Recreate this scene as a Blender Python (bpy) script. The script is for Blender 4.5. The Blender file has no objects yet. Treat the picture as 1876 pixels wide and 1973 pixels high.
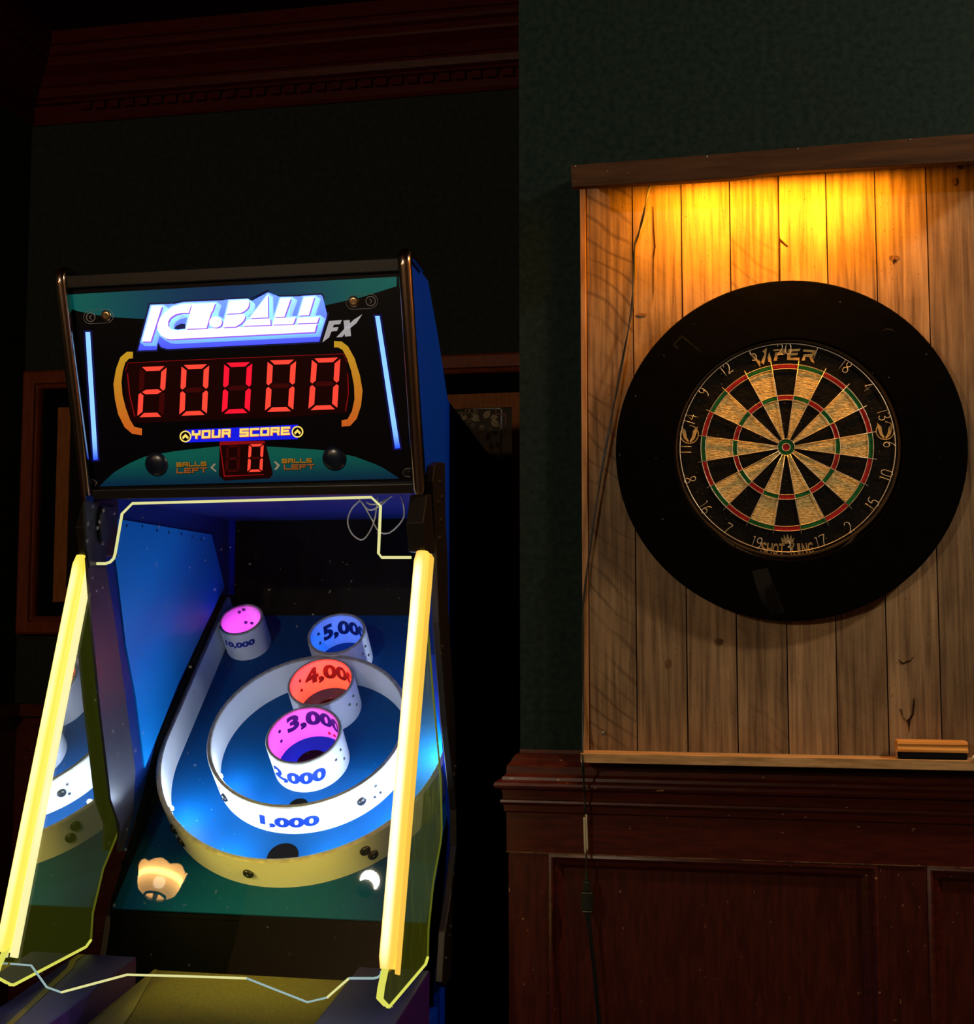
import bpy, bmesh, math, random
from mathutils import Vector, Matrix, Quaternion
random.seed(7)
sc = bpy.context.scene
COL = sc.collection
pi, sin, cos, rad = math.pi, math.sin, math.cos, math.radians

# ------------------------------------------------------------------ camera
F, CX, CY = 2450.0, 938.0, 986.5
YAW, PITCH = rad(10.72), rad(4.72)
CAM = Vector((0, -2.72, 1.38))
FW = Vector((-sin(YAW) * cos(PITCH), cos(YAW) * cos(PITCH), sin(PITCH)))
RT = Vector((cos(YAW), sin(YAW), 0))
UP = RT.cross(FW)
cam = bpy.data.objects.new('camera', bpy.data.cameras.new('camera'))
COL.objects.link(cam)
cam.data.sensor_fit = 'HORIZONTAL'; cam.data.sensor_width = 36
cam.data.lens = 36 * F / 1876
cam.data.clip_start = 0.05
M = Matrix((RT, UP, -FW)).transposed().to_4x4(); M.translation = CAM
cam.matrix_world = M
sc.camera = cam
sc.view_settings.view_transform = 'Standard'; sc.view_settings.look = 'None'
sc.view_settings.exposure = 0.0; sc.view_settings.gamma = 1.0
sc.view_settings.use_curve_mapping = False
sc.cycles.max_bounces = 10; sc.cycles.transparent_max_bounces = 16
sc.cycles.caustics_reflective = False; sc.cycles.caustics_refractive = False
sc.cycles.sample_clamp_indirect = 4.0

w = bpy.data.worlds.new('dim_room_air'); sc.world = w; w.use_nodes = True
w.node_tree.nodes['Background'].inputs[0].default_value = (1.0, 0.8, 0.55, 1)
w.node_tree.nodes['Background'].inputs[1].default_value = 0.0012

def lamp(name, kind, loc, power, color, size=0.05, aim=None, size_y=None, spread=None):
    l = bpy.data.lights.new(name, kind); l.energy = power; l.color = color
    if kind == 'AREA':
        l.shape = 'RECTANGLE'; l.size = size; l.size_y = size_y or size
        if spread: l.spread = spread
    else: l.shadow_soft_size = size
    o = bpy.data.objects.new(name, l); COL.objects.link(o); o.location = loc
    if aim is not None:
        o.rotation_euler = (Vector(aim) - Vector(loc)).to_track_quat('-Z', 'Y').to_euler()
    return o
WARM = (1.0, 0.80, 0.55)
# room lamps are glowing globes: radiance of each
E_RIGHT, E_LEFT, E_MID = 330.0, 700.0, 1500.0
P_BOARD_LIGHT = 11.0
P_TUBE, P_LED_GUIDE, P_LED_RING, P_SIDE_FILL = .47, 1.3, .6, .12

# ------------------------------------------------------------------ back-projection onto the real planes of the room
def ray(x, y): return RT * ((x - CX) / F) + UP * ((CY - y) / F) + FW
def hit(x, y, n, k):
    n = Vector(n); d = ray(x, y); return CAM + d * ((k - n.dot(CAM)) / n.dot(d))
def onY(x, y, k): return hit(x, y, (0, 1, 0), k)
def onX(x, y, k): return hit(x, y, (1, 0, 0), k)
FN = (0, 1, -.338); FK = -.6987          # plane of the clear front sheet
FNv = Vector(FN).normalized()
def onZ(x, y, k): return hit(x, y, (0, 0, 1), k)

# ------------------------------------------------------------------ materials
def S(r, g, b):
    f = lambda c: (c / 255 / 12.92) if c / 255 <= 0.04045 else ((c / 255 + 0.055) / 1.055) ** 2.4
    return (f(r), f(g), f(b), 1)
def mat(name, col=(.5, .5, .5, 1), rough=.5, metal=0.0, spec=.5, emit=None, es=1.0, col2=None, scale=20.0, stretch=(1, 1, 1),
        bump=0.0, bscale=None, lo=.35, hi=.65, specks=None, speck_col=None, coat=0.0, detail=4.0):
    m = bpy.data.materials.new(name); m.use_nodes = True
    nt = m.node_tree; b = nt.nodes['Principled BSDF']
    b.inputs['Base Color'].default_value = col; b.inputs['Roughness'].default_value = rough
    b.inputs['Metallic'].default_value = metal; b.inputs['Specular IOR Level'].default_value = spec
    b.inputs['Coat Weight'].default_value = coat; b.inputs['Coat Roughness'].default_value = .08
    if emit: b.inputs['Emission Color'].default_value = emit; b.inputs['Emission Strength'].default_value = es
    tc = nt.nodes.new('ShaderNodeTexCoord'); mp = nt.nodes.new('ShaderNodeMapping')
    mp.inputs['Scale'].default_value = stretch
    nt.links.new(tc.outputs['Object'], mp.inputs['Vector'])
    out = None
    if col2 is not None:
        n = nt.nodes.new('ShaderNodeTexNoise'); n.inputs['Scale'].default_value = scale; n.inputs['Detail'].default_value = detail
        nt.links.new(mp.outputs[0], n.inputs['Vector'])
        r = nt.nodes.new('ShaderNodeValToRGB'); r.color_ramp.elements[0].position = lo; r.color_ramp.elements[1].position = hi
        r.color_ramp.elements[0].color = col; r.color_ramp.elements[1].color = col2
        nt.links.new(n.outputs['Fac'], r.inputs['Fac']); out = r.outputs['Color']
    if specks is not None:
        v = nt.nodes.new('ShaderNodeTexNoise'); v.inputs['Scale'].default_value = specks[0]; v.inputs['Detail'].default_value = 1.5
        mp2 = nt.nodes.new('ShaderNodeMapping'); mp2.inputs['Scale'].default_value = specks[2] if len(specks) > 2 else (1, 1, 1)
        nt.links.new(tc.outputs['Object'], mp2.inputs['Vector']); nt.links.new(mp2.outputs[0], v.inputs['Vector'])
        r2 = nt.nodes.new('ShaderNodeValToRGB'); r2.color_ramp.elements[0].position = specks[1]; r2.color_ramp.elements[1].position = specks[1] + .02
        r2.color_ramp.elements[0].color = (0, 0, 0, 1); r2.color_ramp.elements[1].color = (1, 1, 1, 1)
        nt.links.new(v.outputs['Fac'], r2.inputs['Fac'])
        mx = nt.nodes.new('ShaderNodeMix'); mx.data_type = 'RGBA'
        nt.links.new(r2.outputs['Color'], mx.inputs[0])
        if out: nt.links.new(out, mx.inputs[6])
        else: mx.inputs[6].default_value = col
        mx.inputs[7].default_value = speck_col; out = mx.outputs[2]
    if out: nt.links.new(out, b.inputs['Base Color'])
    if bump:
        n2 = nt.nodes.new('ShaderNodeTexNoise'); n2.inputs['Scale'].default_value = bscale or scale; n2.inputs['Detail'].default_value = 5
        nt.links.new(mp.outputs[0], n2.inputs['Vector'])
        bp = nt.nodes.new('ShaderNodeBump'); bp.inputs['Strength'].default_value = bump; bp.inputs['Distance'].default_value = .004
        nt.links.new(n2.outputs['Fac'], bp.inputs['Height']); nt.links.new(bp.outputs[0], b.inputs['Normal'])
    return m
def glow(name, col, strength=1.0, back=(0.02, 0.02, 0.02, 1)):
    return mat(name, back, .4, spec=.1, emit=col, es=strength)

def vcol_mat(name, rough=.4, emit=0.0, spec=.5):
    m = mat(name, rough=rough, spec=spec); nt = m.node_tree; b = nt.nodes['Principled BSDF']
    a = nt.nodes.new('ShaderNodeVertexColor'); a.layer_name = 'ink'
    nt.links.new(a.outputs[0], b.inputs['Base Color'])
    if emit:
        nt.links.new(a.outputs[0], b.inputs['Emission Color']); b.inputs['Emission Strength'].default_value = emit
    return m

def plank_material():
    m = mat('weathered_planks', rough=.62, spec=.3); nt = m.node_tree; b = nt.nodes['Principled BSDF']; L = nt.links.new; N = nt.nodes.new
    tc = N('ShaderNodeTexCoord'); at = N('ShaderNodeVertexColor'); at.layer_name = 'ink'
    sep = N('ShaderNodeSeparateColor'); L(at.outputs[0], sep.inputs[0])
    # shift the grain per plank
    add = N('ShaderNodeVectorMath'); add.operation = 'MULTIPLY_ADD'; L(at.outputs[0], add.inputs[0]); add.inputs[1].default_value = (17, 3, 29)
    L(tc.outputs['Object'], add.inputs[2])
    mp = N('ShaderNodeMapping'); mp.inputs['Scale'].default_value = (15, 15, .7); L(add.outputs[0], mp.inputs['Vector'])
    n = N('ShaderNodeTexNoise'); n.inputs['Scale'].default_value = 7; n.inputs['Detail'].default_value = 8; n.inputs['Distortion'].default_value = .25
    L(mp.outputs[0], n.inputs['Vector'])
    r = N('ShaderNodeValToRGB'); e = r.color_ramp.elements
    e[0].position = .25; e[0].color = (.13, .072, .036, 1); e[1].position = .70; e[1].color = (.46, .30, .160, 1)
    L(n.outputs['Fac'], r.inputs['Fac'])
    # slanting saw marks
    mp2 = N('ShaderNodeMapping'); mp2.inputs['Rotation'].default_value = (0, rad(-40), 0); L(add.outputs[0], mp2.inputs['Vector'])
    wv = N('ShaderNodeTexWave'); wv.bands_direction = 'Z'; wv.inputs['Scale'].default_value = 8.5; wv.inputs['Distortion'].default_value = 7.0
    wv.inputs['Detail'].default_value = 1.5; wv.inputs['Detail Scale'].default_value = .55; wv.inputs['Detail Roughness'].default_value = .7; L(mp2.outputs[0], wv.inputs['Vector'])
    wr = N('ShaderNodeValToRGB'); wr.color_ramp.elements[0].position = 0; wr.color_ramp.elements[0].color = (.55, .52, .50, 1)
    wr.color_ramp.elements[1].position = .16; wr.color_ramp.elements[1].color = (1, 1, 1, 1); L(wv.outputs['Fac'], wr.inputs['Fac'])
    mx = N('ShaderNodeMix'); mx.data_type = 'RGBA'; mx.blend_type = 'MULTIPLY'; 
    fn_ = N('ShaderNodeTexNoise'); fn_.inputs['Scale'].default_value = 6; fn_.inputs['Detail'].default_value = 2; L(add.outputs[0], fn_.inputs['Vector'])
    fr_ = N('ShaderNodeMapRange'); fr_.inputs[1].default_value = .38; fr_.inputs[2].default_value = .62; L(fn_.outputs['Fac'], fr_.inputs[0])
    fm_ = N('ShaderNodeMath'); fm_.operation = 'MULTIPLY'; L(sep.outputs[1], fm_.inputs[0]); L(fr_.outputs[0], fm_.inputs[1]); L(fm_.outputs[0], mx.inputs[0]); L(r.outputs[0], mx.inputs[6]); L(wr.outputs[0], mx.inputs[7])
    # specks and knots
    sp = N('ShaderNodeTexNoise'); sp.inputs['Scale'].default_value = 230; sp.inputs['Detail'].default_value = 1; L(tc.outputs['Object'], sp.inputs['Vector'])
    sr = N('ShaderNodeValToRGB'); sr.color_ramp.elements[0].position = .24; sr.color_ramp.elements[0].color = (.35, .35, .35, 1)
    sr.color_ramp.elements[1].position = .29; sr.color_ramp.elements[1].color = (1, 1, 1, 1); L(sp.outputs['Fac'], sr.inputs['Fac'])
    m3 = N('ShaderNodeMix'); m3.data_type = 'RGBA'; m3.blend_type = 'MULTIPLY'; m3.inputs[0].default_value = .8; L(mx.outputs[2], m3.inputs[6]); L(sr.outputs[0], m3.inputs[7])
    # broad weather blotches
    bl = N('ShaderNodeTexNoise'); bl.inputs['Scale'].default_value = 9; bl.inputs['Detail'].default_value = 3; L(add.outputs[0], bl.inputs['Vector'])
    br = N('ShaderNodeValToRGB'); br.color_ramp.elements[0].position = .3; br.color_ramp.elements[0].color = (.62, .6, .58, 1)
    br.color_ramp.elements[1].position = .65; br.color_ramp.elements[1].color = (1, 1, 1, 1); L(bl.outputs['Fac'], br.inputs['Fac'])
    m4 = N('ShaderNodeMix'); m4.data_type = 'RGBA'; m4.blend_type = 'MULTIPLY'; m4.inputs[0].default_value = .7; L(m3.outputs[2], m4.inputs[6]); L(br.outputs[0], m4.inputs[7])
    # plank tone
    m5 = N('ShaderNodeVectorMath'); m5.operation = 'SCALE'; L(m4.outputs[2], m5.inputs[0]); L(sep.outputs[0], m5.inputs['Scale'])
    L(m5.outputs[0], b.inputs['Base Color'])
    bp = N('ShaderNodeBump'); bp.inputs['Strength'].default_value = .8; bp.inputs['Distance'].default_value = .002
    ad = N('ShaderNodeMath'); ad.operation = 'MULTIPLY'; L(n.outputs['Fac'], ad.inputs[0]); L(m3.outputs[2], ad.inputs[1])
    L(ad.outputs[0], bp.inputs['Height']); L(bp.outputs[0], b.inputs['Normal'])
    return m

def acrylic(name, tint, haze_col, haze=.05, refl_ior=1.5, vertical_dirt=True, edge_light=0.0):
    """clear plastic sheet: see-through, mirror-like at its Fresnel share, a little dust and smear scattering light"""
    m = bpy.data.materials.new(name); m.use_nodes = True; nt = m.node_tree; nt.nodes.clear(); N = nt.nodes.new; L = nt.links.new
    out = N('ShaderNodeOutputMaterial'); tr = N('ShaderNodeBsdfTransparent'); tr.inputs[0].default_value = tint
    gl = N('ShaderNodeBsdfGlossy'); gl.inputs['Roughness'].default_value = .012
    df = N('ShaderNodeBsdfDiffuse'); df.inputs[0].default_value = haze_col
    tl = N('ShaderNodeBsdfTranslucent'); tl.inputs[0].default_value = haze_col
    dd = N('ShaderNodeMixShader'); L(df.outputs[0], dd.inputs[1]); L(tl.outputs[0], dd.inputs[2]); dd.inputs[0].default_value = .5
    tc = N('ShaderNodeTexCoord'); mp = N('ShaderNodeMapping'); mp.inputs['Scale'].default_value = (1, 1, .28) if vertical_dirt else (1, 1, 1)
    L(tc.outputs['Object'], mp.inputs[0])
    n = N('ShaderNodeTexNoise'); n.inputs['Scale'].default_value = 55; n.inputs['Detail'].default_value = 4; L(mp.outputs[0], n.inputs['Vector'])
    r = N('ShaderNodeValToRGB'); r.color_ramp.elements[0].position = .5; r.color_ramp.elements[0].color = (haze, haze, haze, 1)
    r.color_ramp.elements[1].position = .78; r.color_ramp.elements[1].color = (haze * 4, haze * 4, haze * 4, 1); L(n.outputs['Fac'], r.inputs[0])
    n2 = N('ShaderNodeTexNoise'); n2.inputs['Scale'].default_value = 95; n2.inputs['Detail'].default_value = 0; L(tc.outputs['Object'], n2.inputs['Vector'])
    r2 = N('ShaderNodeValToRGB'); r2.color_ramp.elements[0].position = .815; r2.color_ramp.elements[0].color = (0, 0, 0, 1)
    r2.color_ramp.elements[1].position = .85; r2.color_ramp.elements[1].color = (.2, .2, .2, 1); L(n2.outputs['Fac'], r2.inputs[0])
    ad = N('ShaderNodeMath'); ad.operation = 'ADD'; L(r.outputs[0], ad.inputs[0]); L(r2.outputs[0], ad.inputs[1])
    m1 = N('ShaderNodeMixShader'); L(ad.outputs[0], m1.inputs[0]); L(tr.outputs[0], m1.inputs[1]); L(dd.outputs[0], m1.inputs[2])
    fr = N('ShaderNodeFresnel'); fr.inputs['IOR'].default_value = refl_ior
    # same reflectance from either face of a thin sheet
    geo = N('ShaderNodeNewGeometry'); mulio = N('ShaderNodeMath'); mulio.operation = 'MULTIPLY_ADD'
    L(geo.outputs['Backfacing'], mulio.inputs[0]); mulio.inputs[1].default_value = 1 / refl_ior - refl_ior; mulio.inputs[2].default_value = refl_ior
    inv = N('ShaderNodeMath'); inv.operation = 'MULTIPLY_ADD'; L(geo.outputs['Backfacing'], inv.inputs[0]); inv.inputs[1].default_value = 0.0; inv.inputs[2].default_value = refl_ior
    L(inv.outputs[0], fr.inputs['IOR'])
    m2 = N('ShaderNodeMixShader'); L(fr.outputs[0], m2.inputs[0]); L(m1.outputs[0], m2.inputs[1]); L(gl.outputs[0], m2.inputs[2])
    res = m2
    if edge_light:   # the sheet is edge-lit by the tubes and glows faintly through its bulk
        em = N('ShaderNodeEmission'); em.inputs[0].default_value = (.55, .65, .03, 1)
        em.inputs[1].default_value = edge_light; res = N('ShaderNodeAddShader'); L(m2.outputs[0], res.inputs[0]); L(em.outputs[0], res.inputs[1])
    L(res.outputs[0], out.inputs[0]); return m

MT = {}
def setup_materials():
    g = MT
    g['green_wall'] = mat('dark_green_wallpaper', (.006, .0150, .0135, 1), .75, spec=.12, col2=(.0140, .0275, .0245, 1), scale=70, detail=8, bump=.25, bscale=160)
    g['alcove_wall'] = mat('dark_green_alcove_wallpaper', (.009, .0125, .0095, 1), .8, spec=.15, col2=(.017, .021, .016, 1), scale=60, detail=8)
    g['red_wood'] = mat('dark_red_mahogany', (.042, .0066, .0036, 1), .42, spec=.3, col2=(.078, .0130, .0066, 1), scale=14, stretch=(8, 8, 1.2), bump=.12,
                        specks=(150, .735, (1, 1, .45)), speck_col=(.30, .17, .10, 1))
    g['red_trim'] = mat('dark_red_mahogany_trim', (.046, .0060, .0030, 1), .32, spec=.5, col2=(.085, .0120, .0056, 1), scale=14, stretch=(1.2, 8, 8), bump=.1,
                        specks=(110, .74, (.5, 1, 1)), speck_col=(.32, .18, .11, 1))
    g['worn_edge'] = mat('bare_worn_wood', (.20, .10, .045, 1), .7, col2=(.06, .015, .008, 1), scale=40, lo=.45, hi=.6)
    g['crown'] = mat('dark_red_crown_wood', (.034, .0022, .0010, 1), .45, spec=.10, col2=(.055, .0042, .0016, 1), scale=20, stretch=(1, 6, 6))
    g['ceiling'] = mat('dark_red_ceiling_boards', (.010, .001, .0008, 1), .8, spec=.03, col2=(.014, .0015, .001, 1), scale=10)
    g['floor'] = mat('dark_brown_floorboards', (.03, .018, .012, 1), .5, col2=(.05, .03, .02, 1), scale=8, stretch=(8, 1, 1))
    g['frame_wood'] = mat('reddish_brown_frame_wood', (.12, .022, .006, 1), .5, spec=.12, col2=(.17, .034, .009, 1), scale=16, stretch=(6, 6, 1))
    g['sash_wood'] = mat('orange_brown_inner_frame', (.20, .060, .014, 1), .6, spec=.1, col2=(.26, .085, .02, 1), scale=16, stretch=(6, 6, 1))
    g['dark_glass'] = mat('dark_mirror_glass', (.010, .009, .007, 1), .06, spec=.25)
    g['void'] = mat('black_recess', (.002, .002, .002, 1), .9, spec=.05)
    g['etch'] = mat('etched_leaf_gold', (.24, .17, .08, 1), .6)
    g['etch_line'] = mat('black_leaded_line', (.003, .003, .003, 1), .4)
    g['etch_pale'] = mat('frosted_pale_glass', (.20, .20, .12, 1), .6)
    g['etch_red'] = mat('red_border_line', (.14, .02, .012, 1), .6)
    g['plank'] = plank_material()
    g['header_wood'] = mat('dark_brown_header_wood', (.040, .016, .006, 1), .65, spec=.2, col2=(.095, .040, .015, 1), scale=9, stretch=(.9, 9, 9), bump=.3, detail=7, lo=.3, hi=.75,
                           specks=(90, .76), speck_col=(.5, .35, .2, 1))
    g['batten_wood'] = mat('orange_brown_batten_wood', (.30, .15, .060, 1), .6, spec=.3, col2=(.46, .25, .11, 1), scale=12, stretch=(7, 7, 1), bump=.2)
    g['ledge_wood'] = mat('tan_ledge_wood', (.40, .24, .10, 1), .6, spec=.3, col2=(.66, .42, .20, 1), scale=12, stretch=(1, 7, 7), bump=.25)
    g['crack'] = mat('dark_wood_crack', (.030, .012, .004, 1), .9, spec=.1)
    g['knot'] = mat('brown_knot', (.20, .105, .045, 1), .7, spec=.2, col2=(.12, .06, .022, 1), scale=120)
    g['screw'] = mat('steel_screw', (.35, .33, .3, 1), .35, metal=1)
    g['foam'] = mat('black_foam_surround', (.0009, .0009, .0010, 1), .9, spec=.03, col2=(.0016, .0015, .0014, 1), scale=30, bump=.08, bscale=200,
                    specks=(95, .755), speck_col=(.07, .065, .055, 1))
    g['sisal_black'] = mat('black_sisal', (.0022, .0021, .0020, 1), .8, spec=.12, col2=(.005, .0046, .004, 1), scale=90, bump=.5, bscale=150,
                           specks=(190, .74), speck_col=(.17, .13, .07, 1))
    g['sisal_cream'] = mat('tan_sisal', (.50, .36, .13, 1), .85, spec=.1, col2=(.88, .68, .30, 1), scale=120, stretch=(1, 1, 2.2), bump=.9, bscale=170, detail=6)
    g['sisal_red'] = mat('red_sisal', (.30, .008, .012, 1), .7, spec=.2, col2=(.42, .012, .016, 1), scale=150, bump=.3)
    g['sisal_green'] = mat('green_sisal', (.004, .10, .022, 1), .7, spec=.2, col2=(.006, .15, .035, 1), scale=150, bump=.3)
    g['wire'] = mat('thin_steel_wire', (.75, .68, .58, 1), .35, metal=.6, spec=.6)
    g['gold_print'] = mat('worn_gold_print', (.42, .27, .09, 1), .7, col2=(.60, .40, .14, 1), scale=90, specks=(130, .70), speck_col=(.05, .04, .02, 1))
    g['tan_print'] = mat('tan_print', (.30, .21, .09, 1), .8, col2=(.40, .28, .12, 1), scale=120)
    g['rim'] = mat('brown_board_band', (.060, .034, .015, 1), .7, spec=.2)
    g['eraser_wood'] = mat('orange_eraser_wood', (.62, .27, .05, 1), .4, col2=(.80, .42, .11, 1), scale=10, stretch=(1, 14, 14), bump=.15)
    g['felt'] = mat('black_felt', (.008, .009, .011, 1), .95, spec=.1, bump=.4, bscale=300)
    g['sticker_red'] = mat('red_sticker', (.6, .05, .02, 1), .5)
    g['sticker_white'] = mat('white_sticker', (.7, .66, .55, 1), .5)
    g['chalk'] = mat('white_chalk', (.75, .70, .60, 1), .9)
    g['black_cord'] = mat('black_cord', (.006, .007, .006, 1), .35, spec=.6)
    g['white_cord'] = mat('cream_cord_jacket', (.55, .50, .36, 1), .5)
    g['plug'] = mat('dark_green_black_plug', (.010, .014, .008, 1), .35, spec=.6)
    # machine
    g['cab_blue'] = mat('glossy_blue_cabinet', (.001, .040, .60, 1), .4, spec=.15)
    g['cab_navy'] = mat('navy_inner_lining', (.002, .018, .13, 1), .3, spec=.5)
    g['cab_black'] = mat('black_cabinet_laminate', (.0015, .0015, .0018, 1), .5, spec=.05)
    g['smoked'] = mat('black_back_sheet', (.003, .003, .003, 1), .5, spec=.06)
    g['side_sheet'] = mat('light_blue_side_sheet', (.002, .19, .56, 1), .45, spec=.2)
    g['frame_black'] = mat('brown_black_steel_frame', (.012, .009, .007, 1), .4, spec=.5, metal=.2)
    g['frame_grey'] = mat('violet_grey_frame', (.030, .027, .038, 1), .4, spec=.4, specks=(120, .76), speck_col=(.3, .3, .3, 1))
    g['bracket'] = mat('navy_black_bracket', (.006, .010, .018, 1), .4, spec=.4)
    g['chrome'] = mat('bronze_chrome_moulding', (.55, .42, .34, 1), .16, metal=1, bump=.05, bscale=60)
    g['board_blue'] = mat('blue_target_board', (.0008, .062, .22, 1), .55, spec=.08, specks=(140, .76), speck_col=(.12, .28, .55, 1))
    g['white_plastic'] = mat('white_ring_plastic', (.84, .85, .88, 1), .4, spec=.4)
    g['grey_rim'] = mat('worn_grey_ring_edge', (.50, .49, .38, 1), .6, col2=(.34, .32, .24, 1), scale=60)
    g['number_blue'] = mat('blue_number_print', (.004, .035, .36, 1), .45)
    g['number_dark'] = mat('dark_number_print', (.006, .012, .06, 1), .45)
    g['hole'] = mat('black_hole', (.001, .001, .001, 1), .9, spec=.05)
    g['bolt'] = mat('black_bolt_cap', (.012, .012, .014, 1), .35, spec=.6)
    g['carpet'] = mat('olive_lane_carpet', (.135, .135, .055, 1), .95, spec=.1, col2=(.18, .17, .07, 1), scale=200, bump=.3, bscale=400)
    g['lane_side'] = mat('pale_lane_side_strip', (.24, .235, .08, 1), .8)
    g['rail'] = mat('violet_grey_rail', (.022, .022, .11, 1), .4, spec=.25, col2=(.030, .030, .14, 1), scale=9, specks=(110, .77), speck_col=(.3, .28, .2, 1))
    g['rail_side'] = mat('purple_rail_side', (.05, .014, .17, 1), .4)
    g['rail_reflection'] = mat('olive_yellow_reflection', (.20, .18, .04, 1), .6)  # colour of the yellow reflection painted on the left rail
    g['front_sheet'] = acrylic('front_clear_sheet', (.97, .98, .93, 1), (.45, .5, .25, 1), .002)
    g['side_clear'] = acrylic('side_clear_sheet', (.86, .93, .58, 1), (.50, .60, .10, 1), .075, refl_ior=1.5, edge_light=.030)
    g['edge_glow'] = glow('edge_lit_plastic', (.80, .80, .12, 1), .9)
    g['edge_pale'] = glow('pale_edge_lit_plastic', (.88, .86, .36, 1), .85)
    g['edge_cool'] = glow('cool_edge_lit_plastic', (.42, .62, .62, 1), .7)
    g['tube'] = None
    g['strip_pale'] = mat('pale_grey_mounting_strip', (.55, .55, .45, 1), .5)
    g['cable'] = mat('white_thin_cable', (.75, .78, .85, 1), .5)
    g['led'] = glow('white_led_lens', (.75, .85, 1, 1), 6)
    # marquee
    g['art_black'] = mat('black_artwork_face', (.003, .003, .006, 1), .25, spec=.4)
    g['art'] = vcol_mat('printed_artwork', .3, emit=.22); g['art_bright'] = vcol_mat('backlit_printed_artwork', .3, emit=.85)
    g['logo'] = vcol_mat('backlit_logo', .4, emit=1.0)
    g['bar_light'] = vcol_mat('blue_white_light_bar', .4, emit=1.25)
    g['digit_on'] = glow('lit_red_segment', (1.0, .06, .035, 1), 1.05)
    g['digit_deep'] = glow('lit_crimson_segment', (1.0, .004, .030, 1), 1.0)
    g['digit_off'] = glow('unlit_red_segment', (.035, .001, .001, 1), 1.0, (.02, .002, .002, 1))
    g['red_window'] = glow('dark_red_display_window', (.0075, .0003, .0003, 1), 1.0, (.006, .001, .001, 1))
    g['red_window_edge'] = glow('glowing_red_window_edge', (.22, .003, .004, 1), 1.0, (.05, .002, .002, 1))
    g['banner_blue'] = glow('backlit_blue_banner', (.002, .006, .72, 1), 1.0)
    g['banner_yellow'] = glow('backlit_yellow_lettering', (1.0, .72, .14, 1), 1.0)
    g['banner_red'] = glow('backlit_red_shadow', (.55, .02, .01, 1), 1.0)
    g['silver'] = mat('silver_lettering', (.55, .55, .58, 1), .4, emit=(.5, .52, .6, 1), es=.45)
    g['outline'] = mat('thin_grey_outline', (.34, .32, .36, 1), .5)
    g['lock'] = mat('brass_lock', (.45, .30, .16, 1), .3, metal=1)
    g['ball'] = mat('dark_blue_ball_dome', (.006, .012, .035, 1), .28, spec=.7)
    g['lamp_metal'] = mat('dark_bronze_fitting', (.05, .035, .02, 1), .4, metal=.8)
    g['shade'] = mat('ribbed_amber_glass_shade', (.4, .25, .1, 1), .3)
    g['bulb'] = glow('warm_bulb', (*WARM, 1), E_LEFT); g['globe'] = glow('warm_globe', (*WARM, 1), E_MID); g['opal'] = glow('opal_globe', (*WARM, 1), E_RIGHT)
setup_materials()

# tube diffuser: bright LED core spots along its length, deeper yellow towards the flanks (its own light)
def tube_material(name, core, flank, spots):
    m = bpy.data.materials.new(name); m.use_nodes = True; nt = m.node_tree; N = nt.nodes.new; L = nt.links.new
    b = nt.nodes['Principled BSDF']; b.inputs['Base Color'].default_value = (.6, .5, .3, 1); b.inputs['Roughness'].default_value = .4
    a = N('ShaderNodeVertexColor'); a.layer_name = 'ink'; sep = N('ShaderNodeSeparateColor'); L(a.outputs[0], sep.inputs[0])
    tc = N('ShaderNodeTexCoord'); mp = N('ShaderNodeMapping'); mp.inputs['Scale'].default_value = (.01, .01, 1); L(tc.outputs['Object'], mp.inputs[0])
    n = N('ShaderNodeTexNoise'); n.inputs['Scale'].default_value = 9; n.inputs['Detail'].default_value = 1; L(mp.outputs[0], n.inputs['Vector'])
    r = N('ShaderNodeValToRGB'); r.color_ramp.elements[0].position = .35; r.color_ramp.elements[0].color = (spots, spots, spots, 1)
    r.color_ramp.elements[1].position = .5; r.color_ramp.elements[1].color = (1, 1, 1, 1); L(n.outputs['Fac'], r.inputs[0])
    mu = N('ShaderNodeMath'); mu.operation = 'MULTIPLY'; L(sep.outputs[0], mu.inputs[0]); L(r.outputs[0], mu.inputs[1])
    mx = N('ShaderNodeMix'); mx.data_type = 'RGBA'; L(mu.outputs[0], mx.inputs[0]); mx.inputs[6].default_value = flank; mx.inputs[7].default_value = core
    L(mx.outputs[2], b.inputs['Emission Color']); b.inputs['Emission Strength'].default_value = 1.0
    return m
MT['tube_left'] = tube_material('yellow_light_tube', (1.4, 1.2, .50, 1), (.95, .76, .06, 1), .6)
MT['tube_right'] = tube_material('amber_light_tube', (2.2, 1.8, 1.0, 1), (.98, .56, .045, 1), .7)
MT['flange'] = glow('glowing_tube_flange', (1.0, .92, .40, 1), 1.0)
MT['flange_amber'] = glow('amber_tube_flange', (1.0, .58, .07, 1), .95)

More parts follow.
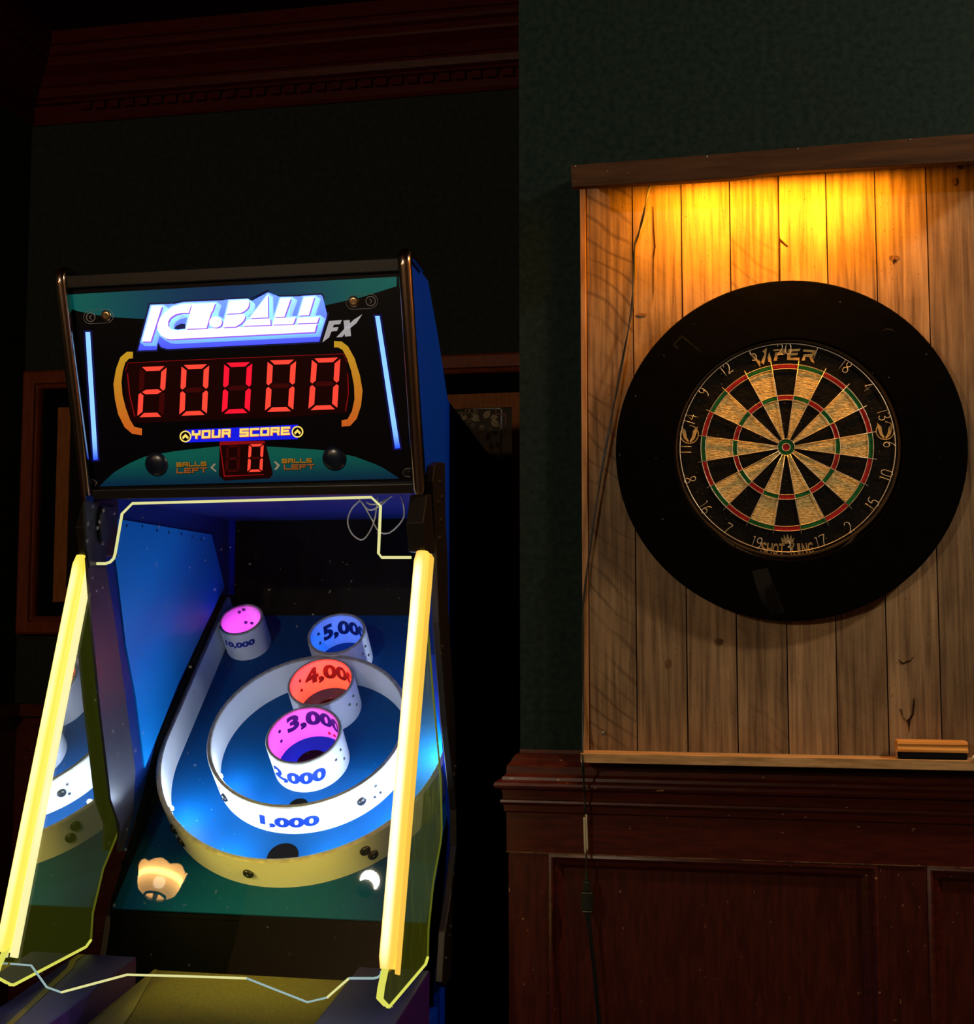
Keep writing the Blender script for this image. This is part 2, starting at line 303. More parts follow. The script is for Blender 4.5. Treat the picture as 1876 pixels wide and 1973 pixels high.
# ------------------------------------------------------------------ object helpers
ORIG = {}
def empty(name, loc, label, cat, group=None):
    o = bpy.data.objects.new(name, None); COL.objects.link(o); o.location = loc; o.empty_display_size = .1
    o['label'] = label; o['category'] = cat
    if group: o['group'] = group
    ORIG[o] = Vector(loc); return o
def obj(name, bm, mats, parent=None, smooth=False, label=None, kind=None, recalc=True, bevel=0):
    if recalc: bmesh.ops.recalc_face_normals(bm, faces=bm.faces)
    org = ORIG.get(parent, Vector((0, 0, 0)))
    bmesh.ops.translate(bm, verts=bm.verts, vec=-org)
    me = bpy.data.meshes.new(name); bm.to_mesh(me); bm.free()
    if not isinstance(mats, (list, tuple)): mats = [mats]
    for m in mats: me.materials.append(MT[m] if isinstance(m, str) else m)
    if smooth:
        for p in me.polygons: p.use_smooth = True
        if smooth is not True: me.set_sharp_from_angle(angle=smooth)
    o = bpy.data.objects.new(name, me); COL.objects.link(o)
    if parent is not None: o.parent = parent
    ORIG[o] = org
    if label: o['label'] = label
    if kind: o['kind'] = kind
    if bevel:
        md = o.modifiers.new('bevel', 'BEVEL'); md.width = bevel; md.segments = 2; md.limit_method = 'ANGLE'; md.angle_limit = rad(40)
    return o
def tag(o, label, cat, group=None):
    o['label'] = label; o['category'] = cat
    if group: o['group'] = group
    return o
def dup(o, parent, delta=None, matrix=None):
    c = o.copy(); COL.objects.link(c); c.parent = parent
    if delta is not None: c.location = Vector(o.location) + Vector(delta)
    if matrix is not None: c.matrix_local = matrix
    return c
def BM(): return bmesh.new()
def poly(bm, pts, mi=0):
    f = bm.faces.new([bm.verts.new(p) for p in pts]); f.material_index = mi; return f
def prism(bm, pts, vec, mi=0, side_mi=None):
    vec = Vector(vec); pts = [Vector(p) for p in pts]; a = [bm.verts.new(p) for p in pts]; b = [bm.verts.new(p + vec) for p in pts]
    fs = [bm.faces.new(a[::-1]), bm.faces.new(b)]; n = len(a)
    for f in fs: f.material_index = mi
    for i in range(n):
        f = bm.faces.new((a[i], a[(i + 1) % n], b[(i + 1) % n], b[i])); f.material_index = mi if side_mi is None else side_mi
    return fs
def box(bm, x0, x1, y0, y1, z0, z1, mi=0):
    return prism(bm, [(x0, y0, z0), (x1, y0, z0), (x1, y1, z0), (x0, y1, z0)], (0, 0, z1 - z0), mi)
def tube(bm, pts, r, seg=8, closed=False, mi=0, cap=True):
    pts = [Vector(p) for p in pts]; n = len(pts); rings = []; prev = None
    for i, p in enumerate(pts):
        t = (pts[(i + 1) % n] - pts[i - 1]) if closed else (pts[min(i + 1, n - 1)] - pts[max(i - 1, 0)])
        t.normalize()
        if prev is None:
            u = t.orthogonal().normalized()
        else:
            u = (prev - t * prev.dot(t))
            u = u.normalized() if u.length > 1e-6 else t.orthogonal().normalized()
        prev = u; v = t.cross(u); rr = r[i] if isinstance(r, (list, tuple)) else r
        rings.append([bm.verts.new(p + (u * cos(2 * pi * k / seg) + v * sin(2 * pi * k / seg)) * rr) for k in range(seg)])
    for i in range(n if closed else n - 1):
        a, b = rings[i], rings[(i + 1) % n]
        for k in range(seg):
            f = bm.faces.new((a[k], a[(k + 1) % seg], b[(k + 1) % seg], b[k])); f.material_index = mi; f.smooth = True
    if not closed and cap:
        for rg in (rings[0][::-1], rings[-1]):
            f = bm.faces.new(rg); f.material_index = mi
def smooth_path(pts, n=6, closed=False):
    pts = [Vector(p) for p in pts]; out = []; m = len(pts)
    rng = range(m if closed else m - 1)
    g = (lambda i: pts[i % m]) if closed else (lambda i: pts[max(0, min(m - 1, i))])
    for i in rng:
        p0, p1, p2, p3 = g(i - 1), g(i), g(i + 1), g(i + 2)
        for k in range(n):
            t = k / n
            out.append(.5 * ((2 * p1) + (p2 - p0) * t + (2 * p0 - 5 * p1 + 4 * p2 - p3) * t * t + (3 * p1 - p0 - 3 * p2 + p3) * t ** 3))
    if not closed: out.append(pts[-1])
    return out
def lathe(bm, c, ax, prof, seg=48, mi=0, closed=False, u=None):
    """prof: (radius, height along ax) pairs"""
    ax = Vector(ax).normalized(); c = Vector(c); u = Vector(u).normalized() if u is not None else ax.orthogonal().normalized(); v = ax.cross(u)
    rings = []
    for r, h in prof:
        if r < 1e-6: rings.append([bm.verts.new(c + ax * h)])
        else: rings.append([bm.verts.new(c + ax * h + (u * cos(2 * pi * k / seg) + v * sin(2 * pi * k / seg)) * r) for k in range(seg)])
    m = len(rings)
    for i in range(m if closed else m - 1):
        a, b = rings[i], rings[(i + 1) % m]
        for k in range(seg):
            k2 = (k + 1) % seg
            if len(a) == 1 and len(b) == 1: continue
            if len(a) == 1: f = bm.faces.new((a[0], b[k], b[k2]))
            elif len(b) == 1: f = bm.faces.new((a[k], b[0], a[k2]))
            else: f = bm.faces.new((a[k], a[k2], b[k2], b[k]))
            f.material_index = mi if not isinstance(mi, (list, tuple)) else mi[i]
    return rings
def paint(o, fn):
    """printed / emitted colour per corner from the point's world position"""
    me = o.data; a = me.color_attributes.new('ink', 'FLOAT_COLOR', 'CORNER'); og = ORIG[o]
    for l in me.loops: a.data[l.index].color = fn(me.vertices[l.vertex_index].co + og)
    return o
_txt = {}
def text_polys(body, bold=0.0, shear=0.0):
    """flat polygons of a word, unit letter height, origin at its centre-left"""
    key = (body, bold, shear)
    if key in _txt: return _txt[key]
    cu = bpy.data.curves.new('lettering_curve', 'FONT'); cu.body = body; cu.size = 1.0; cu.offset = bold; cu.shear = shear
    cu.resolution_u = 4; cu.align_x = 'CENTER'; cu.align_y = 'CENTER'
    to = bpy.data.objects.new('lettering_source', cu)
    me = bpy.data.meshes.new_from_object(to)
    vs = [v.co.copy() for v in me.vertices]; fs = [list(p.vertices) for p in me.polygons]
    bpy.data.objects.remove(to); bpy.data.curves.remove(cu); bpy.data.meshes.remove(me)
    xs = [v.x for v in vs]; ys = [v.y for v in vs]
    w_, h_ = max(xs) - min(xs), max(ys) - min(ys); mx, my = (max(xs) + min(xs)) / 2, (max(ys) + min(ys)) / 2
    vs = [((v.x - mx) / w_, (v.y - my) / h_) for v in vs]          # normalised to -.5 .. .5
    _txt[key] = (vs, fs); return _txt[key]
def add_text(bm, body, width, height, fn, bold=0.02, shear=0.0, cuts=0, mi=0):
    vs, fs = text_polys(body, bold, shear)
    t = BM(); bv = [t.verts.new((x * width, y * height, 0)) for x, y in vs]
    for f in fs:
        try: t.faces.new([bv[i] for i in f])
        except ValueError: pass
    for i in range(1, cuts):
        x = -width / 2 + width * i / cuts
        bmesh.ops.bisect_plane(t, geom=t.verts[:] + t.edges[:] + t.faces[:], plane_co=(x, 0, 0), plane_no=(1, 0, 0))
    mp = {v: bm.verts.new(fn(v.co.x, v.co.y)) for v in t.verts}
    for f in t.faces:
        nf = bm.faces.new([mp[v] for v in f.verts]); nf.material_index = mi
    t.free()

# ================================================================== THE SETTING
XP = -0.4425            # left corner of the dartboard wall
YB = 1.25               # back wall of the alcove
XL = onY(62, 240, YB).x # left wall of the alcove
ZC = 3.36
def struct(name, bm, m, **k): return obj(name, bm, m, kind='structure', **k)
b = BM(); box(b, XP, 2.6, 0, YB + .1, 0, ZC); struct('wall_right', b, 'green_wall')
b = BM(); box(b, XL - .1, XP, YB, YB + .1, 0, ZC); struct('wall_back', b, 'alcove_wall')
b = BM(); box(b, XL - .1, XL, -1.6, YB, 0, ZC); struct('wall_left', b, 'alcove_wall')
b = BM(); box(b, XL - .1, 2.6, -4.2, YB + .1, -.1, 0); struct('floor', b, 'floor')
b = BM(); box(b, XL - .1, 2.6, -4.2, YB + .1, ZC, ZC + .1); struct('ceiling', b, 'ceiling')

b = BM(); box(b, XL - .1, 2.6, -4.3, -4.2, 0, ZC); struct('wall_front', b, mat('brown_room_wall', (.08, .045, .022, 1), .7))
b = BM(); box(b, 2.6, 2.7, -4.3, YB + .1, 0, ZC); struct('wall_east', b, mat('brown_side_wall', (.20, .11, .055, 1), .7))

def sweep(bm, prof, path_fn, mi=0):
    """path_fn(out) -> list of xy corners for that projection; prof = (out, z)"""
    rows = [[bm.verts.new((x, y, z)) for x, y in path_fn(o)] for o, z in prof]
    for a, c in zip(rows, rows[1:]):
        for i in range(len(a) - 1):
            f = bm.faces.new((a[i], a[i + 1], c[i + 1], c[i])); f.material_index = mi
# chair rail and cap on the dartboard wall, mitred round the corner
pier_path = lambda o: [(XP - o, YB), (XP - o, -o), (2.6, -o)]
cap = [(.0005, 1.098), (.001, 1.0909), (.008, 1.0885), (.0155, 1.079), (.0175, 1.073), (.0251, 1.0655), (.026, 1.0495), (.0285, 1.046), (.0327, 1.0435), (.0345, 1.037), (.043, 1.036),
       (.0475, 1.0325), (.0495, 1.027), (.0475, 1.0215), (.042, 1.019), (.035, 1.016), (.0325, 1.0068), (.0325, .9975), (.0365, .9955), (.0375, .991), (.0345, .9865), (.031, .984),
       (.0305, .972), (.0258, .9681), (.0253, .8872), (.0235, .8845), (.021, .8845)]
b = BM(); sweep(b, cap, pier_path)
struct('trim_1', b, 'red_trim', recalc=False, smooth=rad(28))
b = BM(); sweep(b, [(.0236, .8872), (.0262, .8868), (.0262, .8850), (.0236, .8846)], pier_path); struct('trim_2', b, 'worn_edge')
# wainscot: stiles, recessed panels and their mouldings
b = BM(); zt, zb = .8846, .16
opens = [(-.379, .286), (.380, 1.045), (1.14, 1.80)]
box(b, XP - .0218, XP, -.0218, YB, 0, zt); box(b, XP, 2.6, -.006, 0, 0, zt)
edges = [XP - .0218] + [e for o in opens for e in o] + [2.6]
for i in range(0, len(edges), 2): box(b, edges[i] if i else XP, edges[i + 1], -.0218, -.006, 0, zt)
for o in opens: box(b, o[0], o[1], -.0218, -.006, 0, zb)
struct('trim_3', b, 'red_wood')
b = BM()
mp_ = [(0.0, -.0218), (.0, -.0235), (.006, -.0262), (.011, -.0235), (.0125, -.0185), (.019, -.0175), (.0225, -.0145), (.027, -.009), (.0305, -.006)]
for x0, x1 in opens:
    rows = []
    for d, y in mp_:
        rows.append([b.verts.new(p) for p in ((x0 + d, y, zb + d), (x1 - d, y, zb + d), (x1 - d, y, zt - d), (x0 + d, y, zt - d))])
    for r0, r1 in zip(rows, rows[1:]):
        for i in range(4): b.faces.new((r0[i], r0[(i + 1) % 4], r1[(i + 1) % 4], r1[i]))
struct('trim_4', b, 'red_trim', smooth=rad(35))
b = BM(); sweep(b, [(.022, .15), (.026, .148), (.036, .13), (.036, 0)], pier_path); struct('baseboard_right', b, 'red_trim', recalc=False)
# crown moulding round the alcove
alc = lambda o: [(XL + o, -1.6), (XL + o, YB - o), (XP, YB - o)]
crown = [(.0, 3.098), (.012, 3.094), (.020, 3.105), (.022, 3.128), (.014, 3.132), (.014, 3.160), (.034, 3.162), (.034, 3.170), (.050, 3.176), (.056, 3.192), (.058, 3.197), (.058, 3.206), (.066, 3.208), (.085, 3.232),
         (.120, 3.255), (.124, 3.263), (.124, 3.283), (.140, 3.290), (.146, 3.300), (.146, 3.312), (.156, 3.314), (.156, ZC)]
b = BM(); sweep(b, crown, alc); struct('trim_5', b, 'crown', recalc=False)
b = BM(); nx = XL + .2                                   # dentil blocks under the crown
while nx < XP - .02:
    box(b, nx, nx + .034, YB - .030, YB - .012, 3.134, 3.158); nx += .053
struct('trim_6', b, 'crown')
# wainscot of the alcove, mostly in the dark
b = BM(); box(b, XL, XP, YB - .02, YB, 0, 1.05); box(b, XL, XP, YB - .05, YB, 1.05, 1.09); box(b, XL, XL + .02, -1.6, YB, 0, 1.05); box(b, XL, XL + .05, -1.6, YB, 1.05, 1.09)
struct('trim_7', b, 'red_trim')

# ================================================================== framed glass panel on the alcove wall
yf = YB - .02
o0 = onY(46, 710, yf); o1 = onY(38, 1222, yf)
fx0, fx1, fz0, fz1 = (o0.x + o1.x) / 2, -.46, o1.z, onY(930, 683, yf).z
glass = empty('framed_glass_panel', ((fx0 + fx1) / 2, YB, fz0), 'large reddish wood frame with etched dark glass on the alcove wall behind the arcade machine', 'framed glass')
b = BM(); wdt = .062
def frame_ring(b, x0, x1, z0, z1, wd, prof):
    rows = [[b.verts.new(p) for p in ((x0 + d * wd, y, z0 + d * wd), (x1 - d * wd, y, z0 + d * wd), (x1 - d * wd, y, z1 - d * wd), (x0 + d * wd, y, z1 - d * wd))] for d, y in prof]
    for r0, r1 in zip(rows, rows[1:]):
        for i in range(4): b.faces.new((r0[i], r0[(i + 1) % 4], r1[(i + 1) % 4], r1[i]))
frame_ring(b, fx0, fx1, fz0, fz1, wdt, [(0, YB - .001), (0, yf - .015), (.12, yf - .022), (.7, yf - .018), (.74, yf - .006), (.8, yf - .004), (.95, yf - .010), (1, yf), (1, YB - .002)])
obj('outer_frame', b, 'frame_wood', glass)
b = BM(); box(b, fx0 + wdt, fx1 - wdt, YB - .004, YB - .001, fz0 + wdt, fz1 - wdt); obj('dark_reveal', b, 'void', glass)
i0 = onY(112, 777, yf); i1 = onY(101, 1160, yf)
ix0, iz1, iz0 = (i0.x + i1.x) / 2, onY(960, 757, yf).z, i1.z
ix1 = fx0 + fx1 - ix0
b = BM(); sw = .047
frame_ring(b, ix0, -.62, iz0, iz1, sw, [(0, YB - .004), (0, yf + .001), (1, yf + .001), (1, YB - .005)])
inner = obj('inner_frame', b, 'sash_wood', glass)
b = BM(); box(b, ix0 + sw, -.62 - sw, YB - .012, YB - .008, iz0 + sw, iz1 - sw); gl = obj('glass_pane', b, 'dark_glass', glass)
def etch(x, y): return onY(780 + x / 3.2875, 640 + y / 3.2875, YB - .0125)
b = BM(); tv = (0, -.0006, 0)
for pts in ([(200, 478), (617, 478), (617, 487), (200, 487)], [(608, 478), (617, 478), (607, 960), (599, 960)]): prism(b, [etch(*p) for p in pts], tv)
obj('border_line', b, 'etch_line', gl)
b = BM()
for pts in ([(300, 458), (580, 458), (580, 466), (300, 466)], [(572, 466), (580, 466), (580, 520), (572, 520)], [(580, 515), (642, 515), (642, 523), (580, 523)], [(634, 523), (642, 523), (640, 640), (632, 640)]):
    prism(b, [etch(*p) for p in pts], tv)
obj('red_border', b, 'etch_red', gl)
b = BM(); prism(b, [etch(*p) for p in [(302, 430), (406, 430), (406, 478), (302, 478)]], (0, -.0003, 0)); obj('pale_block', b, 'etch_pale', gl)
leaves = [((415, 545), (480, 560), 14), ((470, 540), (420, 520), 12), ((500, 545), (540, 495), 20), ((545, 560), (600, 600), 22), ((540, 545), (590, 535), 18), ((500, 590), (470, 620), 16), ((520, 610), (560, 640), 18),
          ((530, 640), (520, 690), 15), ((560, 650), (590, 610), 13), ((545, 700), (550, 750), 13), ((580, 690), (595, 740), 12), ((395, 530), (350, 560), 12)]
b = BM()
for (ax_, ay_), (bx_, by_), wd in leaves:
    dx, dy = bx_ - ax_, by_ - ay_; ln = math.hypot(dx, dy); nx_, ny_ = -dy / ln, dx / ln
    pr = [(0, 0), (.2, .7), (.45, 1), (.7, .62), (1, 0)]
    for s in (1, -1):
        pts = [(ax_ + dx * t + nx_ * s * (wd * v + .8), ay_ + dy * t + ny_ * s * (wd * v + .8)) for t, v in pr] + [(ax_ + dx * t + nx_ * s * 1.4, ay_ + dy * t + ny_ * s * 1.4) for t in (.8, .2)]
        prism(b, [etch(*p) for p in pts], tv)
for cx_, cy_, r_ in ((395, 500, 15), (425, 498, 17), (370, 525, 13), (450, 505, 12), (350, 520, 14), (405, 560, 12), (430, 590, 11)):
    for k in range(14):
        a0, a1 = 2 * pi * k / 14, 2 * pi * (k + 1) / 14
        prism(b, [etch(cx_ + cos(a) * q, cy_ + sin(a) * q) for a, q in ((a0, r_), (a1, r_), (a1, r_ - 3.5), (a0, r_ - 3.5))], tv)
obj('etched_leaves', b, 'etch', gl)

# ================================================================== WOODEN BACKBOARD
YP = -.025
board = empty('wooden_backboard', (.12, -.01, 1.08), 'weathered wooden plank backboard behind the dartboard, with dark header board and ledge', 'backboard')
zlo, zhi = 1.0995, 2.338
ptop = [onY(x, 400, YP).x for x in (1122, 1214, 1310, 1404, 1498, 1592, 1685, 1785)]
xs = [-.291, -.191, -.0865, .0155, .117, .2145, .3135, .4155, .516, .62]
tones = [(.80, .9, .1), (.86, .15, .5), (.98, .1, .23), (.88, .55, .71), (1.22, .0, .37), (.86, .15, .9), (1.02, .0, .61), (.72, .1, .44), (.7, .2, .83)]
b = BM(); lay = None
for i in range(9):
    dy = (0, .0012, -.0006, .0010, 0, .0015, .0004, .0012, 0)[i]
    box(b, xs[i] + .0012, xs[i + 1] - .0012, YP + dy, -.004, zlo, zhi)
pl = obj('plank_panel', b, 'plank', board)
def ptone(p):
    x = p.x
    for i in range(9):
        if xs[i] - 1e-4 <= x <= xs[i + 1] + 1e-4: return (*tones[i], 1)
    return (.8, .1, .5, 1)
a = pl.data.color_attributes.new('ink', 'FLOAT_COLOR', 'CORNER')
for p in pl.data.polygons:
    cxm = (p.center + ORIG[pl]).x
    i = max(k for k in range(9) if xs[k] <= cxm)
    for li in p.loop_indices: a.data[li].color = (*tones[i], 1)
b = BM(); box(b, -.292, .62, -.004, -.0005, zlo, zhi); obj('backing_sheet', b, 'crack', board)
b = BM(); box(b, -.3035, -.2915, -.034, -.0005, 1.09, 2.338); obj('side_batten', b, 'batten_wood', board, bevel=.001)
# ledge along the foot
zl = 1.1015
b = BM(); N_ = 40
f0 = [(-.303 + .93 * i / N_, -.088 + random.uniform(-.0008, .0008)) for i in range(N_ + 1)]
pts = [Vector((x, y, zl - .0195)) for x, y in f0] + [Vector((.627, -.0005, zl - .0195)), Vector((-.303, -.0005, zl - .0195))]
prism(b, pts, (0, 0, .0195)); obj('ledge', b, 'ledge_wood', board, bevel=.0012)
# header board
def hd(x, y): return onY(x, y, -.20)
tp = [hd(1099, 318), hd(1300, 303), hd(1500, 287), hd(1700, 271), hd(1876, 257)]
bt = [hd(1876, 310), hd(1690, 321), hd(1590, 326), hd(1530, 329), hd(1480, 334), hd(1410, 343), hd(1310, 349), hd(1200, 354), hd(1101, 360)]
e_ = Vector((.13, 0, .0)); tp.append(tp[-1] + Vector((.13, 0, .004))); bt.insert(0, bt[0] + Vector((.13, 0, .004)))
b = BM(); prism(b, tp + bt, (0, .02, 0)); hdr = obj('header_board', b, 'header_wood', board, bevel=.001)
b = BM(); prism(b, [Vector((-.2985, y, z)) for y, z in ((-.1795, 2.286), (-.1795, 2.297), (-.0005, 2.352), (-.0005, 2.341))], (.9185, 0, 0)); obj('header_shelf', b, 'header_wood', board)
def screw(name, parent, p, nrm, r, m='screw', h=.002):
    bb = BM(); lathe(bb, p, nrm, [(0, h), (r * .45, h), (r * .5, h * .6), (r * .55, h), (r * .85, h * .9), (r, 0)], 14); return obj(name, bb, m, parent, smooth=rad(40))
for x, y in ((1163, 1413), (1847, 323)): screw('screw', board, onY(x, y, YP), (0, -1, 0), .0048)
for x, y in ((1109, 320), (1363, 301), (1537, 287), (1752, 269)): screw('screw', board, onY(x, y, -.1995), (0, -1, 0), .0022)
# cracks and knots in the planks
def crk(name, pts, m='crack', th=.0007):
    b = BM(); prism(b, [onY(x, y, YP - .0002) for x, y in pts], (0, -th, 0)); return obj(name, b, m, pl)
crk('crack', [(1499, 340), (1500.5, 340), (1501.5, 455), (1503, 460), (1513, 470), (1518, 474), (1516, 476), (1510, 472), (1503, 466), (1502.5, 545), (1499.5, 545)])
crk('crack', [(1257, 398), (1258.5, 398), (1260, 440), (1263, 475), (1259, 500), (1259, 560), (1257.5, 590), (1257, 540), (1257.5, 490), (1260, 474), (1257.5, 440)])
crk('crack', [(1731, 1269), (1736, 1275), (1741, 1277), (1746, 1273), (1751, 1273), (1764, 1262), (1752, 1276), (1746, 1276), (1741, 1280), (1735, 1278)])
crk('crack', [(1733, 1364), (1737, 1369), (1739, 1380), (1745, 1388), (1750, 1385), (1757, 1375), (1758, 1360), (1761, 1342), (1762, 1358), (1760, 1377), (1754, 1388), (1752, 1402), (1752, 1412), (1750, 1400), (1748, 1391), (1741, 1385), (1736, 1374)])
crk('crack', [(1719, 505), (1722, 498), (1726, 500), (1727, 506), (1723, 503), (1721, 509)])
def knot(cx_, cy_, rx, ry, m='knot'):
    crk('knot', [(cx_ + rx * cos(t * pi / 8) * (1 + .12 * sin(3 * t)), cy_ + ry * sin(t * pi / 8) * (1 + .1 * cos(5 * t))) for t in range(16)], m, .0004)
knot(1722, 497, 10, 5); knot(1384, 1237, 9, 8); knot(1288, 1278, 5, 9); knot(1236, 606, 10, 3); knot(1838, 350, 5, 8)

# lamp hidden behind the header: housing + the light it gives
bl = empty('strip_light', (.13, -.122, 2.29), 'slim warm strip light fixed behind the dark header board above the dartboard', 'lamp')
b = BM(); box(b, -.155, .335, -.136, -.108, 2.287, 2.301); obj('housing', b, 'lamp_metal', bl)
b = BM(); box(b, -.145, .325, -.132, -.112, 2.2855, 2.287); obj('diffuser', b, glow('warm_strip_diffuser', (1, .5, .08, 1), 2.0), bl)
l = lamp('strip_light_glow', 'AREA', (.09, -.122, 2.2845), P_BOARD_LIGHT, (1, .34, .012), .46, (.09, -.035, 2.12), .02); l.parent = bl; l.matrix_parent_inverse = Matrix.Translation(-bl.location)

# cord of the strip light, and the extension cord it plugs into
cp = [(1258, 340), (1252, 355), (1240, 410), (1230, 450), (1222, 480), (1219, 560), (1213, 620), (1190, 740), (1160, 900), (1140, 1030), (1127, 1130), (1122, 1200)]
yd = [-.055, -.055, -.05, -.035, -.032, -.032, -.034, -.045, -.045, -.042, -.042, -.042]
path = [onY(x, y, k) for (x, y), k in zip(cp, yd)]
path += [onY(x, y, k) for (x, y), k in (((1123, 1350), -.042), ((1122, 1440), -.075), ((1122, 1462), -.0925), ((1124, 1500), -.075), ((1126, 1530), -.062), ((1127, 1568), -.052))]
cord = empty('lamp_cord', path[-1] - Vector((0, 0, .1)), 'thin black twin cord hanging down the left edge of the plank backboard', 'cord')
pp = smooth_path(path, 8); b = BM()
for s in (-1, 1):
    tw = [p + Vector((s * .0013 * cos(i * .35), s * .0009 * sin(i * .35), 0)) for i, p in enumerate(pp)]
    tube(b, tw, .0016, 6)
obj('wire', b, 'black_cord', cord)
b = BM()
w0 = [onY(x, y, -.05) for x, y in ((1127, 1572), (1127.5, 1600), (1129, 1642))]
for s in (-1, 1): tube(b, [p + Vector((s * .0021, 0, s * .003)) for p in smooth_path(w0, 4)], .0021, 8)
obj('cord_jacket', b, 'white_cord', cord, label='cream bare section of cord')
b = BM(); tube(b, smooth_path([onY(x, y, -.048) for x, y in ((1129, 1640), (1129.5, 1660), (1130, 1682))], 4), .0018, 6); obj('wire', b, 'black_cord', cord)
b = BM(); pA, pB = onY(1130, 1678, -.048), onY(1130.5, 1697, -.048)
n_ = 14; tube(b, [pA.lerp(pB, i / n_) for i in range(n_ + 1)], [.0030 + .0009 * (i % 2) + .0008 * i / n_ for i in range(n_ + 1)], 10)
obj('strain_relief', b, 'plug', cord)
b = BM(); c0, c1 = onY(1131, 1697, -.05), onY(1131, 1717, -.05); box(b, c0.x - .0075, c0.x + .0072, -.058, -.042, c1.z, c0.z)
obj('plug', b, 'plug', cord, bevel=.002)
ext = empty('extension_cord', onY(1154, 1973, -.04), 'thick black extension cord with a chunky socket hanging in front of the red wainscot', 'cord')
b = BM(); c0, c1 = onY(1131, 1717, -.05), onY(1131.5, 1754, -.05)
prism(b, [Vector((c0.x + dx, dy, c0.z)) for dx, dy in ((-.0115, -.060), (.006, -.062), (.0125, -.056), (.0125, -.043), (.009, -.039), (-.009, -.039), (-.0115, -.043))], (0, 0, c1.z - c0.z))
obj('socket', b, 'plug', ext, bevel=.0025)
b = BM(); box(b, c1.x - .0085, c1.x + .0085, -.058, -.041, c1.z - .0015, c1.z + .0012); obj('collar', b, 'strip_pale', ext, label='pale band under the socket')
b = BM(); pA, pB = onY(1132, 1755, -.05), onY(1134, 1776, -.05)
tube(b, [pA.lerp(pB, i / 14) for i in range(15)], [.0070 - .0022 * i / 14 + .0010 * (i % 2) for i in range(15)], 10); obj('strain_relief', b, 'plug', ext)
b = BM(); tube(b, smooth_path([onY(x, y, k) for x, y, k in ((1134, 1770, -.05), (1138, 1810, -.05), (1144, 1860, -.048), (1150, 1930, -.045), (1154, 1973, -.042), (1158, 2080, -.045), (1160, 2300, -.05), (1168, 2430, -.06))], 6), .0042, 10)
obj('cable', b, 'black_cord', ext)

# ================================================================== DARTBOARD + SURROUND
DC = onY(1514, 862, -.05); dcx, dcz = DC.x, DC.z
sur_c = Vector((dcx + .0025, 0, dcz - .004))
def annulus(b, c, y0, y1, r0, r1, seg=128, bev=.003):
    lathe(b, Vector((c.x, y0, c.z)), (0, -1, 0), [(r0, 0), (r0, y0 - y1 - bev), (r0 + bev, y0 - y1), (r1 - bev, y0 - y1), (r1, y0 - y1 - bev), (r1, 0)], seg, closed=True)
b = BM(); annulus(b, sur_c, -.0265, -.0585, .2285, .3525)
sur = empty('dartboard_surround', (sur_c.x, -.026, sur_c.z), 'wide black foam surround ring around the dartboard on the planks', 'surround ring')
obj('foam_ring', b, 'foam', sur, smooth=rad(28))
SC = mat('grey_scuff', (.012, .012, .011, 1), .9, spec=.1, col2=(.0015, .0015, .0015, 1), scale=45, stretch=(1, 1, .35), lo=.42, hi=.58)
def scuff(pts):
    b = BM(); prism(b, [onY(x, y, -.0586) for x, y in pts], (0, -.0002, 0)); obj('scuff_mark', b, SC, sur)
scuff([(1448, 1100), (1478, 1094), (1496, 1140), (1512, 1180), (1484, 1184), (1462, 1150)])
scuff([(1296, 664), (1313, 645), (1352, 678), (1350, 681), (1313, 650), (1300, 664), (1307, 671), (1304, 673)])
scuff([(1698, 640), (1706, 632), (1718, 634), (1724, 640), (1717, 637), (1707, 635)])
dart = empty('dartboard', (dcx, -.02, dcz), 'round bristle dartboard with red and green rings hung on the wooden planks', 'dartboard')
b = BM(); lathe(b, Vector((dcx, -.0265, dcz)), (0, -1, 0), [(0, 0), (.2255, 0), (.2255, .0235), (0, .0235)], 128); obj('body', b, 'sisal_black', dart, smooth=rad(40))
b = BM(); lathe(b, Vector((dcx, -.0265, dcz)), (0, -1, 0), [(.2215, .0240), (.2240, .0260), (.2268, .0250), (.2268, .018), (.2215, .018)], 128, closed=True); obj('rim_band', b, 'rim', dart, smooth=rad(40))
RD, RDi, RTo, RTi, RB, RBB = .1732, .1635, .1082, .0985, .0172, .0078
yfz = -.0504
def sector(b, r0, r1, a0, a1, mi, n=6, y=yfz):
    o_ = [Vector((dcx + r1 * sin(a0 + (a1 - a0) * i / n), y, dcz + r1 * cos(a0 + (a1 - a0) * i / n))) for i in range(n + 1)]
    i_ = [Vector((dcx + r0 * sin(a0 + (a1 - a0) * i / n), y, dcz + r0 * cos(a0 + (a1 - a0) * i / n))) for i in range(n + 1)]
    prism(b, o_ + i_[::-1], (0, .0012, 0), mi)
TILT = rad(.3)
b = BM()
for k in range(20):
    a0, a1 = rad(18 * k - 9) + TILT, rad(18 * k + 9) + TILT
    dark = k % 2 == 0
    sector(b, RB, RTi, a0, a1, 0 if dark else 1); sector(b, RTo, RDi, a0, a1, 0 if dark else 1)
    sector(b, RTi, RTo, a0, a1, 2 if dark else 3); sector(b, RDi, RD, a0, a1, 2 if dark else 3)
face = obj('playing_face', b, ['sisal_black', 'sisal_cream', 'sisal_red', 'sisal_green'], dart)
b = BM(); lathe(b, Vector((dcx, -.0495, dcz)), (0, -1, 0), [(RBB, 0), (RBB, .0018), (RB, .0018), (RB, 0)], 48, closed=True); obj('outer_bull', b, 'sisal_green', dart)
b = BM(); lathe(b, Vector((dcx, -.0495, dcz)), (0, -1, 0), [(0, .0020), (RBB, .0020), (RBB, 0)], 32); obj('bullseye', b, 'sisal_red', dart)
b = BM()
